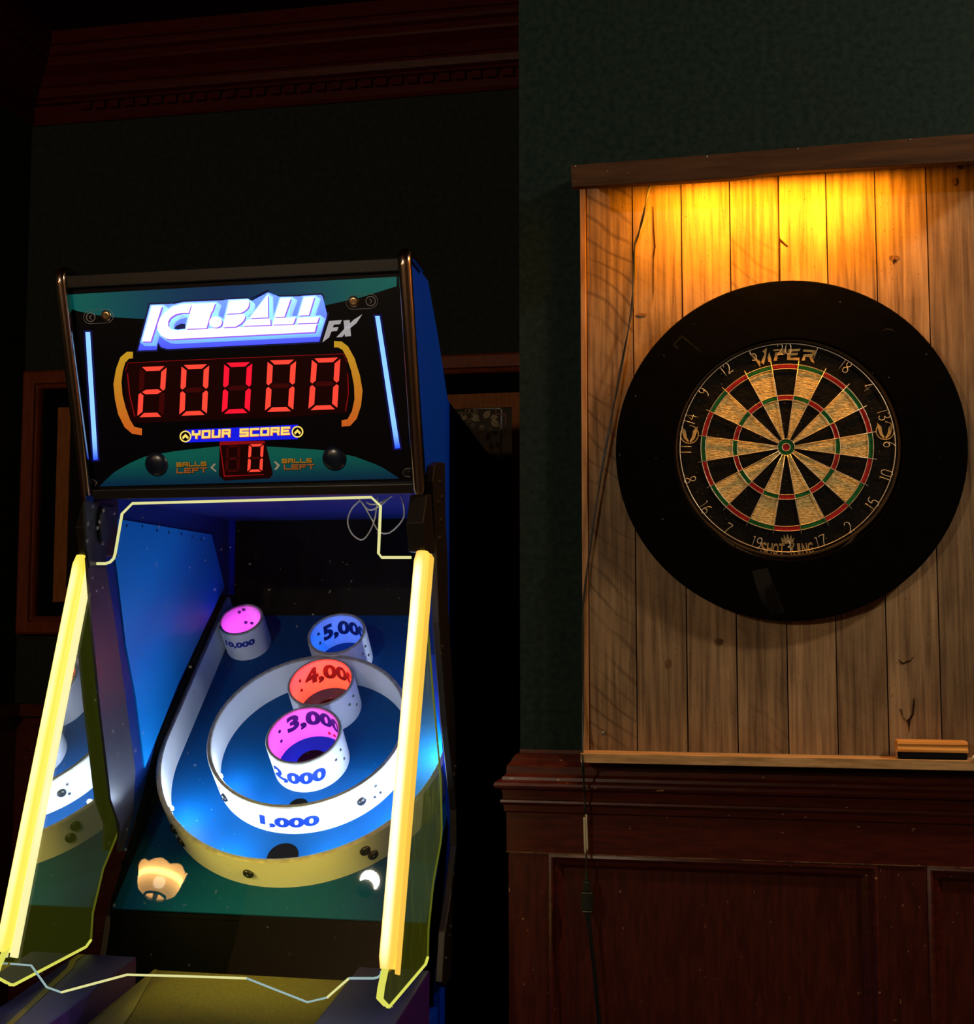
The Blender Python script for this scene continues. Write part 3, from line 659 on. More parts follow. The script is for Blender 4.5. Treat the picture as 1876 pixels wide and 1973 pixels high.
for r in (RD, RDi, RTo, RTi, RB, RBB):
    tube(b, [(dcx + r * cos(t * 2 * pi / 96), -.0522, dcz + r * sin(t * 2 * pi / 96)) for t in range(96)], .00075, 6, closed=True)
for k in range(20):
    a0 = rad(18 * k + 9) + TILT
    tube(b, [(dcx + r * sin(a0), -.0530, dcz + r * cos(a0)) for r in (RB - .001, .06, .12, .1815)], .00072, 6)
obj('wire_spider', b, 'wire', dart)
# bent-wire number ring
G = {'0': [[(.5, 0), (.12, .18), (.08, .5), (.14, .84), (.5, 1), (.86, .84), (.92, .5), (.88, .18), (.5, 0)]],
     '1': [[(.3, .95), (.55, 1), (.5, 0)]],
     '2': [[(.08, .78), (.2, .96), (.5, 1), (.82, .88), (.86, .66), (.6, .36), (.1, .06), (.3, .02), (.6, .08), (.92, .0)]],
     '3': [[(.1, .85), (.4, 1), (.8, .88), (.78, .62), (.45, .52), (.85, .42), (.9, .16), (.5, 0), (.1, .12)]],
     '4': [[(.72, 0), (.62, 1), (.08, .34), (.95, .34)]],
     '5': [[(.85, 1), (.25, .96), (.18, .58), (.55, .64), (.88, .45), (.82, .14), (.45, 0), (.08, .12)]],
     '6': [[(.8, .95), (.45, .85), (.15, .5), (.12, .2), (.45, 0), (.82, .12), (.85, .38), (.5, .52), (.16, .34)]],
     '7': [[(.08, .9), (.2, 1), (.9, .98), (.62, .55), (.45, 0)]],
     '8': [[(.5, .52), (.16, .7), (.22, .94), (.5, 1), (.78, .94), (.84, .7), (.5, .52), (.12, .3), (.2, .06), (.5, 0), (.8, .06), (.88, .3), (.5, .52)]],
     '9': [[(.82, .66), (.5, .5), (.16, .62), (.14, .86), (.45, 1), (.8, .88), (.84, .6), (.78, .3), (.55, .05), (.35, 0)]]}
RN = .2160; b = BM(); yn = -.0535
tube(b, [(dcx + RN * cos(t * 2 * pi / 120), yn, dcz + RN * sin(t * 2 * pi / 120)) for t in range(120)], .0010, 6, closed=True)
nums = [20, 1, 18, 4, 13, 6, 10, 15, 2, 17, 3, 19, 7, 16, 8, 11, 14, 9, 12, 5]
gh, gw, gap = .0235, .0125, .0165
for k, nmb in enumerate(nums):
    a0 = rad(18 * k); flip = 95 < 18 * k < 265
    rd = Vector((sin(a0), 0, cos(a0))); tn = Vector((cos(a0), 0, -sin(a0)))
    s = str(nmb); upv, rtv = (rd, tn) if not flip else (-rd, -tn)
    cen = Vector((dcx, yn, dcz)) + rd * (RN - gh * (.5 if not flip else .42))
    for j, ch in enumerate(s):
        offx = (j - (len(s) - 1) / 2) * (gap if '1' not in s else gap * .72)
        for st in G[ch]:
            pth = [cen + rtv * (offx + (x - .5) * gw) + upv * ((y - .5) * gh) for x, y in st]
            tube(b, smooth_path(pth, 4) if ch not in '14' else pth, .00085, 6)
obj('number_ring', b, 'wire', dart)
# printed lettering on the black outer band
YD = -.0503
def dpx(x, y): return onY(1280 + x / 3.9083, 620 + y / 3.9083, YD)
def vp(x, y): return onY(1410 + x / 8.9333, 640 + y / 8.93, YD)
b = BM(); th = (0, -.0005, 0)
for pts in ([(290, 355), (345, 375), (420, 455), (485, 505), (487, 608), (420, 510), (345, 430)],                      # V, left horn
            [(600, 270), (520, 330), (560, 365), (500, 520), (545, 560), (582, 420)],                                    # V, right horn
            [(640, 345), (668, 440), (680, 510), (628, 515), (612, 430)],                                               # I
            [(715, 300), (915, 285), (925, 330), (905, 385), (790, 395), (770, 490), (715, 495), (745, 350), (840, 345), (845, 318), (712, 325)],  # P
            [(960, 295), (1175, 285), (1160, 325), (1010, 335), (1005, 360), (1135, 357), (1130, 395), (1005, 405), (1000, 440), (1160, 437), (1155, 485), (945, 478)],  # E
            [(1225, 300), (1440, 310), (1445, 370), (1385, 425), (1415, 540), (1355, 500), (1330, 430), (1265, 425), (1250, 490), (1195, 490), (1235, 380), (1380, 375), (1385, 345), (1225, 335)]):  # R
    prism(b, [vp(*p) for p in pts], th)
obj('gold_lettering', b, 'gold_print', dart)
b = BM()
def shotking(s, x0, x1, yb):
    n = len(s)
    for i, ch in enumerate(s):
        cxp = x0 + (x1 - x0) * (i + .5) / n if n > 1 else x0
        ang = (cxp - 920) / 1150.0
        cyp = 1735 - 20 + 900 * (1 - cos(ang)) * -1 + 0
        wpx = (x1 - x0) / n * .92 * (.55 if ch == 'I' else 1)
        add_text(b, ch, wpx, 88, lambda u, v, c=cxp, d=cyp, a=ang: dpx(c + u * cos(a) + v * sin(a) * -1, d - v * cos(a) - u * sin(a) * -1 * -1) + Vector((0, -.0004, 0)), bold=.02)
shotking('SHOT', 722, 905, 0); shotking('KING', 945, 1120, 0)
crown_pts = [(882, 1660), (878, 1622), (897, 1640), (898, 1600), (915, 1638), (926, 1595), (938, 1638), (955, 1603), (956, 1640), (976, 1625), (970, 1660)]
prism(b, [dpx(*p) for p in crown_pts], th); prism(b, [dpx(*p) for p in [(882, 1664), (970, 1664), (968, 1672), (884, 1672)]], th)
obj('tan_lettering', b, 'tan_print', dart)
for cx_, cy_ in ((187, 848), (1660, 820)):
    b = BM()
    for pts in ([(-62, -62), (-28, -30), (-20, 20), (-4, 50), (-8, 62), (-40, 30), (-56, -20)], [(62, -60), (28, -28), (18, 22), (2, 50), (6, 64), (40, 32), (56, -18)]):
        prism(b, [dpx(cx_ + x, cy_ + y) for x, y in pts], th)
    for k in range(22):
        a0, a1 = rad(-60 + 300 * k / 22 + 30 - 90 + 30), rad(-60 + 300 * (k + 1) / 22 + 30 - 90 + 30)
        prism(b, [dpx(cx_ + cos(a_) * q, cy_ + sin(a_) * q) for a_, q in ((a0, 71), (a1, 71), (a1, 64), (a0, 64))], th)
    obj('horned_emblem', b, 'gold_print', dart)

# ================================================================== ERASER + CHALK on the ledge
er = empty('chalkboard_eraser', onY(1795, 1466, -.06), 'wooden chalkboard eraser with black felt lying on the tan ledge', 'eraser')
A, B = onZ(1732, 1464, zl), onZ(1868, 1467, zl)
ex0, ex1, ey0 = A.x, B.x, -.080; ey1 = ey0 + .045
def xrow(prof, x0, x1, b, n=1):
    prism(b, [Vector((x0, y, z)) for y, z in prof], (x1 - x0, 0, 0))
z0 = zl
b = BM(); bx0, bx1 = ex0, ex1
box(b, bx0 + .002, bx1, ey0, ey1, z0, z0 + .0135); obj('felt_pad', b, 'felt', er, bevel=.004)
b = BM(); xrow([(ey0 - .001, z0 + .0135), (ey0 - .001, z0 + .0195), (ey0 + .003, z0 + .0225), (ey0 + .0035, z0 + .0265), (ey0 + .0005, z0 + .029), (ey0 + .004, z0 + .0355), (ey1 - .004, z0 + .0355), (ey1, z0 + .029), (ey1 - .003, z0 + .0255), (ey1 - .003, z0 + .0225), (ey1 + .001, z0 + .0195), (ey1 + .001, z0 + .0135)], bx0 - .001, bx1 + .001, b)
obj('wood_handle', b, 'eraser_wood', er, bevel=.0018)
b = BM(); box(b, bx0 - .0022, bx0 - .0008, ey0 + .004, ey0 + .024, z0 + .003, z0 + .016, 0); box(b, bx0 - .0026, bx0 - .0022, ey0 + .006, ey0 + .018, z0 + .005, z0 + .014, 1)
obj('sticker', b, ['sticker_white', 'sticker_red'], er, label='small red and white sticker')
b = BM(); cp_ = onZ(1873, 1466, zl); tube(b, [(cp_.x, cp_.y, zl + .0055), (cp_.x + .004, cp_.y, zl + .0055), (cp_.x + .07, cp_.y + .012, zl + .0055)], [.0045, .0055, .0055], 14)
tag(obj('chalk_stick', b, 'chalk', smooth=rad(40)), 'white chalk stick on the ledge at the right end of the eraser', 'chalk')

# ================================================================== ARCADE BALL-ROLLING MACHINE
XC, HW = -.985, .37
XR, XLm = XC + HW, XC - HW
mach = empty('arcade_ball_machine', (XC, .2, 0), 'tall blue arcade ball-rolling machine with lit scoreboard and yellow light tubes', 'arcade machine')
def MP(name, bm, m, parent=None, **k): return obj(name, bm, m, parent or mach, **k)
# --- cabinet shell
side = [(-.30, 2.085), (-.27, 2.098), (-.143, 2.090), (-.054, 2.0), (.055, 1.868), (.12, 1.860), (.49, 1.814), (.70, 1.80), (.70, 0), (-.01, 0), (-.01, .60), (.09, .78), (.13, .90), (.06, 1.12), (-.070, 1.30), (-.09, 1.60), (-.15, 1.66)]
for s, x in ((1, XR), (-1, XLm)):
    b = BM(); prism(b, [Vector((x, y, z)) for y, z in side], (-s * .014, 0, 0)); MP('cabinet_side', b, 'cab_blue')
b = BM(); box(b, XLm + .014, XR - .014, .61, .63, .9, 1.66); MP('back_panel', b, 'smoked')
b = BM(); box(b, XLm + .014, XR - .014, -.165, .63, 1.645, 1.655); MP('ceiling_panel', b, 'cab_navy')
b = BM(); prism(b, [Vector((XLm + .014, y, z)) for y, z in ((-.26, 2.075), (-.143, 2.08), (-.054, 1.995), (.055, 1.86), (.70, 1.795), (.70, 1.78), (.05, 1.84), (-.065, 1.98), (-.15, 2.065), (-.26, 2.06))], (2 * HW - .028, 0, 0)); MP('top_cover', b, 'cab_black')
b = BM(); box(b, XLm + .014, XR - .014, .68, .69, .05, 1.79); MP('rear_panel', b, 'cab_black')
# light blue sheet screwed to the inside of the left wall
xi = XLm + .0155
def iw(x, y, k=None): return onX(x, y, k if k is not None else xi)
b = BM(); prism(b, [iw(*p) for p in ((219, 999), (405, 1030), (430, 1130), (340, 1318), (276, 1480), (258, 1339), (239, 1240), (223, 1105), (211, 1018))], (.004, 0, 0)); sheet = MP('side_sheet', b, 'side_sheet')
for x, y in ((219, 1012), (244, 1013), (274, 1014), (302, 1022), (325, 1026), (349, 1029), (370, 1034), (386, 1040)): screw('rivet', sheet, iw(x, y, xi + .004), (1, 0, 0), .0035, 'cab_navy', .0015)
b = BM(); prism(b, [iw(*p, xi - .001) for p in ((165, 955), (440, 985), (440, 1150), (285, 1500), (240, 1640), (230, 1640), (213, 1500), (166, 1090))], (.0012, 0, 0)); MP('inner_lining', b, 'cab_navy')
# grey inner face of the front frame, left
b = BM(); prism(b, [iw(*p, xi + .0005) for p in ((163, 1075), (198, 1058), (200, 1093), (221, 1228), (234, 1323), (256, 1484), (252, 1560), (234, 1640), (225, 1640), (226, 1590), (209, 1540), (188, 1360), (171, 1180))], (.006, 0, 0)); gf = MP('inner_frame_strip', b, 'frame_grey')
for x, y in ((178, 1112), (186, 1137), (236, 1394), (217, 1409), (198, 1131)): screw('screw', gf, iw(x, y, xi + .0065), (1, 0, 0), .004, 'screw', .0015)
# bracket plates, left inside
def c6(x, y): return (120 + x / 5.5176, 920 + y / 5.5187)
b = BM(); prism(b, [iw(*c6(*p), xi + .003) for p in ((215, 250), (310, 265), (345, 310), (372, 380), (385, 560), (440, 760), (440, 960), (265, 960), (235, 780), (225, 560))], (.006, 0, 0))
bp1 = MP('bracket_plate', b, 'bracket')
for x, y in ((320, 305), (270, 490), (262, 672)): screw('screw', bp1, iw(*c6(x, y), xi + .009), (1, 0, 0), .0045)
b = BM(); prism(b, [iw(*c6(*p), xi + .012) for p in ((415, 305), (572, 330), (565, 400), (505, 545), (445, 715), (395, 690), (385, 560), (388, 400))], (.006, 0, 0))
bp2 = MP('bracket_plate', b, 'bracket')
for x, y in ((438, 350), (556, 375), (392, 470), (372, 535), (430, 700)): screw('screw', bp2, iw(*c6(x, y), xi + .018), (1, 0, 0), .0045)
# black bent-steel frame up each side (outside)
fr_front = [(-.150, 1.695), (-.108, 1.708), (-.050, 1.712), (-.045, 1.60), (-.020, 1.50), (-.015, 1.40), (.055, 1.17), (.130, .98), (.150, .88), (.105, .78), (.040, .70), (.020, .61), (-.040, .605), (-.063, .62), (-.035, .717), (.023, .785), (.080, .874), (.076, .954), (-.017, 1.144), (-.100, 1.368), (-.122, 1.509), (-.165, 1.66)]
frames = []
for s, x in ((1, XR), (-1, XLm)):
    b = BM(); prism(b, [Vector((x + s * .0015, y, z)) for y, z in fr_front], (s * .016, 0, 0)); frames.append(MP('side_frame', b, 'frame_black', bevel=.002))
for y, z in ((-.10, 1.665), (-.075, 1.635), (-.115, 1.620), (-.085, 1.585), (-.100, 1.545), (-.085, 1.30), (-.072, 1.315), (.045, 1.035), (.060, 1.05), (.045, .82), (.005, .70), (.018, .715), (-.03, .66), (.115, .93)):
    screw('bolt', frames[0], (XR + .0175, y, z), (1, 0, 0), .0065, 'frame_black', .003)
    screw('bolt', frames[1], (XLm - .0175, y, z), (-1, 0, 0), .0065, 'frame_black', .003)
# black pivot blocks between the marquee and the tubes
for x in (XR - .006, XLm + .006):
    b = BM(); prism(b, [Vector((x - .018, y, z)) for y, z in ((-.195, 1.630), (-.225, 1.57), (-.205, 1.512), (-.10, 1.512), (-.10, 1.64))], (.036, 0, 0)); MP('pivot_block', b, 'frame_black', bevel=.002)

# --- target board, tilted 43 degrees
TH = rad(43)
N = Vector((0, -sin(TH), cos(TH))); E1 = Vector((1, 0, 0)); E2 = Vector((0, cos(TH), sin(TH)))
OFF = N.dot(onY(580, 1440, .146)) - .092
def bp(a, bb, h=0): return E1 * a + E2 * bb + N * (OFF + h)
b = BM(); prism(b, [bp(XLm + .020, .452), bp(XR - .016, .452), bp(XR - .016, 1.39), bp(XLm + .020, 1.39)], N * -.014); tb = MP('target_board', b, 'board_blue')
b = BM(); pf = bp(0, .452); box(b, XLm + .016, XR - .016, pf.y - .002, pf.y + .012, .56, pf.z - .012); MP('front_apron', b, 'cab_black')
b = BM(); prism(b, [Vector((XLm + .016, y, z)) for y, z in ((pf.y - .006, pf.z - .012), (pf.y - .006, pf.z - .004), (pf.y + .006, pf.z - .002), (pf.y + .01, pf.z - .012))], (2 * HW - .032, 0, 0)); MP('apron_edge', b, 'cab_black')
b = BM(); prism(b, [Vector((XLm + .016, y, z)) for y, z in ((-.075, .72), (.60, 1.375), (.60, 1.44), (.50, 1.44), (.14, 1.10), (.04, .92), (-.075, .76))], (.004, 0, 0)); MP('skirt_board', b, 'cab_black')
def hole(a, bb, r): 
    b = BM(); lathe(b, bp(a, bb, .0004), N, [(0, .0006), (r, .0006), (r, 0)], 40); MP('drain_hole', b, 'hole', tb)
hole(XC, .603, .036); hole(XC, .742, .024)

def ring_wall(name, a, bb, R, h, t=.0105, parent=None, seg=96):
    c = bp(a, bb)
    b = BM(); lathe(b, c, N, [(R, .0003), (R, h - .003), (R - .002, h), (R - t + .002, h), (R - t, h - .003), (R - t, .0003)], seg, mi=[0, 1, 1, 1, 0, 0], closed=True, u=E1)
    return MP(name, b, ['white_plastic', 'grey_rim'], parent, smooth=rad(50))
def on_cyl(a, bb, R, phi0, h0, inside=False, eps=.0012):
    c = bp(a, bb)
    def f(u, v):
        ph = phi0 + u / R
        if inside: return c + E1 * ((R - eps) * sin(ph)) + E2 * ((R - eps) * cos(ph)) + N * (h0 + v)
        return c + E1 * ((R + eps) * sin(ph)) - E2 * ((R + eps) * cos(ph)) + N * (h0 + v)
    return f
def number(parent, body, width, height, fn, m, cuts=14):
    b = BM(); add_text(b, body, width, height, fn, bold=.048, shear=.12, cuts=cuts); return MP('number_print', b, m, parent, recalc=False)
def cap_bolt(parent, a, bb, R, phi, h, r=.010, inside=False):
    c = bp(a, bb); d = E1 * sin(phi) - E2 * cos(phi)
    p = c + d * R + N * h; ax = d if not inside else -d
    b = BM(); lathe(b, p, ax, [(0, .009), (r * .25, .0088), (r * .3, .0075), (r * .6, .0072), (r * .9, .005), (r, .002), (r, -.001)], 20); return MP('bolt', b, 'bolt', parent, smooth=rad(40))

big_a, big_b, big_R = XC, .9066, .2416
big = ring_wall('scoring_ring', big_a, big_b, big_R, .092, .011, seg=160)
number(big, '1,000', .145, .040, on_cyl(big_a, big_b, big_R, .02, .038), 'number_blue')
for ph in (-.74, .74): cap_bolt(big, big_a, big_b, big_R, ph, .045, .011)
for ph, hh in ((-.82, .06), (-.80, .03), (.92, .06), (.95, .03), (.88, .03)): screw('screw', big, bp(big_a, big_b) + (E1 * sin(ph) - E2 * cos(ph)) * big_R + N * hh, E1 * sin(ph) - E2 * cos(ph), .004)
cups = {}
for nm, a, bb, R, h in (('5k', XC, 1.217, .0762, .1), ('4k', XC, 1.046, .083, .1), ('3k', XC, .875, .091, .1), ('10k', -1.263, 1.276, .0605, .094), ('10r', 2 * XC + 1.263, 1.276, .0605, .094)):
    c = ring_wall('scoring_cup', a, bb, R, h, .0085, seg=72); cups[nm] = c
    b = BM(); lathe(b, bp(a, bb, .0004), N, [(0, .0006), (R * .42, .0006), (R * .42, 0)], 32); MP('cup_hole', b, 'hole', c)
for nm in ('10k', '10r'):
    a = -1.263 if nm == '10k' else 2 * XC + 1.263
    number(cups[nm], '10,000', .086, .023, on_cyl(a, 1.276, .0605, .06, .056), 'number_blue', 18)
number(cups['5k'], '5,000', .138, .056, on_cyl(XC, 1.217, .0677, .04, .052, True), 'number_dark', 22)
number(cups['4k'], '4,000', .155, .058, on_cyl(XC, 1.046, .0745, .08, .055, True), 'number_dark', 22)
number(cups['3k'], '3,000', .160, .056, on_cyl(XC, .875, .0825, .07, .062, True), 'number_dark', 22)
number(cups['3k'], '2,000', .142, .046, on_cyl(XC, .875, .091, -.05, .046), 'number_blue', 20)
for nm, bb, R, h in (('5k', 1.217, .0762, .05), ('4k', 1.046, .083, .05), ('3k', .875, .091, .05)):
    for ph, hh in ((1.35, .07), (1.4, .035), (1.1, .06)):
        d = E1 * sin(ph) - E2 * cos(ph); screw('screw', cups[nm], bp(XC, bb) + d * R + N * hh, d, .0038)
    for ph, hh in ((-1.15, .07), (-1.2, .04)):
        d = E1 * sin(ph) + E2 * cos(ph); screw('screw', cups[nm], bp(XC, bb) + d * (R - .0085) + N * hh, -d, .0045, 'number_dark')
for ph, hh in ((-.45, .075), (-.2, .08), (-.3, .035), (.0, .03)):
    d = E1 * sin(ph) + E2 * cos(ph); screw('screw', cups['10k'], bp(-1.263, 1.276) + d * .052 + N * hh, -d, .0052, 'number_dark')
for ph in (.35, .55):
    d = E1 * sin(ph) + E2 * cos(ph); screw('screw', cups['3k'], bp(XC, .875) + d * .0825 + N * .018, -d, .0045, 'sisal_red')
# outer guide wall: straight sides meeting a half round at the front
gR, gb, gt, gh_ = .3515, .873, .012, .088
path_o, path_i = [], []
def gpath(R):
    p = [(XC - R, 1.37), (XC - R, 1.2), (XC - R, 1.05)]
    p += [(XC - R * cos(t * pi / 60), gb - R * sin(t * pi / 60)) for t in range(61)]
    return p + [(XC + R, 1.05), (XC + R, 1.2), (XC + R, 1.37)]
b = BM(); po, pi_ = gpath(gR), gpath(gR - gt)
prof_rows = []
for (ao, bo_), (ai, bi_) in zip(po, pi_):
    prof_rows.append([b.verts.new(bp(ao, bo_, .0003)), b.verts.new(bp(ao, bo_, gh_ - .002)), b.verts.new(bp(ao + (ai - ao) * .2, bo_ + (bi_ - bo_) * .2, gh_)), b.verts.new(bp(ao + (ai - ao) * .8, bo_ + (bi_ - bo_) * .8, gh_)), b.verts.new(bp(ai, bi_, gh_ - .002)), b.verts.new(bp(ai, bi_, .0003))])
for r0, r1 in zip(prof_rows, prof_rows[1:]):
    for k in range(6):
        f = b.faces.new((r0[k], r0[(k + 1) % 6], r1[(k + 1) % 6], r1[k])); f.material_index = 1 if k in (1, 2, 3) else 0
b.faces.new(prof_rows[0]); b.faces.new(prof_rows[-1][::-1])
guide = MP('guide_wall', b, ['white_plastic', 'grey_rim'], smooth=rad(50))
for ph, hh in ((-.78, .060), (-.72, .035), (-.13, .045), (.62, .055), (.66, .030)): cap_bolt(guide, XC, gb, gR, ph, hh, .0125)
for ph, hh in ((-.95, .06), (-.88, .03)): cap_bolt(guide, XC, gb, gR - gt, ph, hh, .007, True)
# LED modules clipped inside the walls + their light
LED = (.62, .76, 1.0)
def led(a, bb, R, phi, h, power, nm='led_module'):
    d = E1 * sin(phi) - E2 * cos(phi); p = bp(a, bb) + d * (R - .004) + N * h
    b = BM(); lathe(b, p, -d, [(0, .006), (.005, .005), (.007, 0), (.007, -.002)], 14); MP(nm, b, 'led', guide)
    l = lamp('led_glow', 'POINT', p - d * .018 + N * .002, power, LED, .006); l.parent = mach; l.matrix_parent_inverse = Matrix.Translation(-mach.location)
for s in (-1, 1):
    led(XC, gb, gR - gt, s * .95, .062, P_LED_GUIDE)
    led(XC, gb, gR - gt, s * .40, .062, P_LED_GUIDE)
    led(big_a, big_b, big_R - .011, s * .98, .055, P_LED_RING)
    led(big_a, big_b, big_R - .011, s * .35, .050, P_LED_RING)
    if s > 0:
        led(XC, .905, gR - gt, pi / 2, .05, P_LED_GUIDE * 3.2)
    # added unseen fill light, no strip built, washing the opposite inner wall and the rear of the board
    if s > 0: l = lamp('side_fill_glow', 'AREA', (XC + s * .335, -.02, 1.30), P_SIDE_FILL, (.30, .52, 1), .012, (XC - s * .15, .45, 1.20), .45); l.parent = mach; l.matrix_parent_inverse = Matrix.Translation(-mach.location)
    # back of the yellow tube shining into the playfield
    l = lamp('tube_glow', 'AREA', (XC + s * .345, FK + .338 * .88 + .02, .88), P_TUBE, (1, .74, .09), .02, (XC, -.07, .70), .28, rad(75)); l.parent = mach; l.matrix_parent_inverse = Matrix.Translation(-mach.location)
def cup_light(a, bb, R, col, power, h=.055):
    l = lamp('cup_glow', 'POINT', bp(a, bb - (R - .030), h), power, col, .008); l.parent = mach; l.matrix_parent_inverse = Matrix.Translation(-mach.location)
cup_light(XC, 1.217, .0677, (.002, .15, 1), .20)
cup_light(XC, 1.046, .0745, (1, .014, .001), 3.6)
cup_light(XC, .875, .0825, (.95, .06, .85), .95)
cup_light(-1.263, 1.276, .052, (.95, .06, .85), .24, .024)
cup_light(2 * XC + 1.263, 1.276, .052, (.95, .06, .85), .24, .024)

# --- lane and rails in front
def lz(y, top): return top + .086 * (y + .15)
yn0, yn1 = -.06, -1.5
b = BM(); prism(b, [(XC - .248, yn0, lz(yn0, .612)), (XC + .238, yn0, lz(yn0, .612)), (XC + .238, yn1, lz(yn1, .612)), (XC - .248, yn1, lz(yn1, .612))], (0, 0, -.02)); lane = MP('lane', b, 'carpet')
b = BM(); sp_ = [(-.055, .004), (-.12, .014), (-.20, .034), (-.30, .060), (-.45, .088), (-1.5, .10)]
prism(b, [Vector((XC - .248, y, lz(y, .612) + .0005)) for y, _ in sp_] + [Vector((XC - .248 + d, y, lz(y, .612) + .0005)) for y, d in sp_[::-1]], (0, 0, .001)); MP('lane_side_strip', b, 'lane_side', lane)
for s in (-1, 1):
    xo, xin = XC + s * (HW + .012), XC + s * (.248 if s < 0 else .235)
    rows = []
    b = BM()
    pts = lambda y: [Vector((xo, y, lz(y, .67))), Vector((xin, y, lz(y, .67))), Vector((xin, y, lz(y, .58))), Vector((xo, y, lz(y, .56)))]
    r0 = [b.verts.new(p) for p in pts(-.155 if s > 0 else -.165)]; r1 = [b.verts.new(p) for p in pts(yn1)]
    for k in range(4):
        f = b.faces.new((r0[k], r0[(k + 1) % 4], r1[(k + 1) % 4], r1[k])); f.material_index = 0 if k == 0 else 1
    f = b.faces.new(r0[::-1]); f.material_index = 1; f = b.faces.new(r1); f.material_index = 1
    rl = MP('lane_rail', b, ['rail', 'rail_side'], bevel=.002)
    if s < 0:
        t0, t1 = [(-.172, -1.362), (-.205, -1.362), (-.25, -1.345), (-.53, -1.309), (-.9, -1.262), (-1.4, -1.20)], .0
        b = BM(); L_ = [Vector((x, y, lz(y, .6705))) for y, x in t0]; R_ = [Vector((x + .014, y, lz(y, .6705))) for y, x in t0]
        prism(b, L_ + R_[::-1], (0, 0, .0006)); MP('reflection_stripe', b, 'rail_reflection', rl)  # yellow reflection on the rail top, put in as a coloured strip
# lower cabinet under the lane
for s in (-1, 1):
    x = XC + s * HW
    b = BM(); prism(b, [Vector((x, y, z)) for y, z in ((-.03, 0), (-1.5, 0), (-1.5, .44), (-.03, .56))], (-s * .014, 0, 0)); MP('lane_cabinet_side', b, 'cab_blue')

# --- clear plastic sheets, front and sides
def fp(x, y, off=0.0): return hit(x, y, FN, FK - off * Vector(FN).length)
top_edge = [(150, 1086), (203, 1086), (212, 1083), (219, 1076), (222, 1066), (235, 990), (255, 970), (715, 958), (733, 975), (729, 1066), (735, 1074), (792, 1074)]
bot_edge = [(735, 1870), (732, 1880), (722, 1885), (672, 1885), (630, 1922), (592, 1931), (475, 1885), (245, 1878), (118, 1912), (90, 1902), (60, 1860), (20, 1855), (10, 1850)]
outline = [fp(*p) for p in top_edge] + [fp(*p) for p in bot_edge]
b = BM(); poly(b, outline); fs = MP('front_sheet', b, 'front_sheet', label='large clear plastic front sheet with glowing yellow edges')
def edge_strip(name, pts, r, m, parent):
    b = BM(); tube(b, pts, r, 6); return MP(name, b, m, parent)
edge_strip('sheet_edge', [fp(*p) for p in top_edge[:7]] + [fp(485, 964), fp(*top_edge[7])] + [fp(*p) for p in top_edge[8:]], .0031, 'edge_pale', fs)
edge_strip('sheet_edge', [fp(*p) for p in ((735, 1870), (733, 1878), (728, 1883), (720, 1885), (672, 1885))], .0022, 'edge_cool', fs)
edge_strip('sheet_edge', [fp(*p) for p in ((672, 1885), (630, 1922))], .0024, 'edge_pale', fs)
edge_strip('sheet_edge', [fp(*p) for p in ((630, 1922), (592, 1931), (475, 1885))], .0020, 'edge_cool', fs)
edge_strip('sheet_edge', [fp(*p) for p in ((475, 1885), (360, 1881), (245, 1878), (118, 1912))], .0024, 'edge_pale', fs)
edge_strip('sheet_edge', [fp(*p) for p in ((118, 1912), (90, 1902), (60, 1860), (20, 1857))], .0020, 'edge_cool', fs)
for s, x in ((1, XR + .003), (-1, XLm + .002)):
    prof = [(-.135, 1.64), (-.212, 1.60), (-.205, 1.505), (-.454, .765), (-.492, .728), (-.500, .712), (-.450, .684), (-.434, .679), (-.155, .681), (-.135, .690), (-.130, .745), (-.088, .83), (-.022, .898), (-.010, .925), (-.019, 1.034), (-.058, 1.126), (-.098, 1.227), (-.150, 1.368)]
    pv = [Vector((x, y, z)) for y, z in prof]
    b = BM(); poly(b, pv); ss = MP('side_sheet_clear', b, 'side_clear')
    ss.name = 'clear_side_sheet'
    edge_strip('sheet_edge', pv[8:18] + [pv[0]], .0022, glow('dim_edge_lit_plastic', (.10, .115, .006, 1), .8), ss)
    edge_strip('sheet_edge', pv[6:10], .0030, 'edge_glow', ss)
    b = BM(); w_ = .0065
    for p, q in ((3, 4), (4, 5), (5, 6), (6, 7)):
        prism(b, [pv[p] + Vector((-w_, 0, 0)), pv[q] + Vector((-w_, 0, 0)), pv[q] + Vector((w_, 0, 0)), pv[p] + Vector((w_, 0, 0))], (0, .002, 0))
    MP('front_edge', b, 'edge_glow', ss)
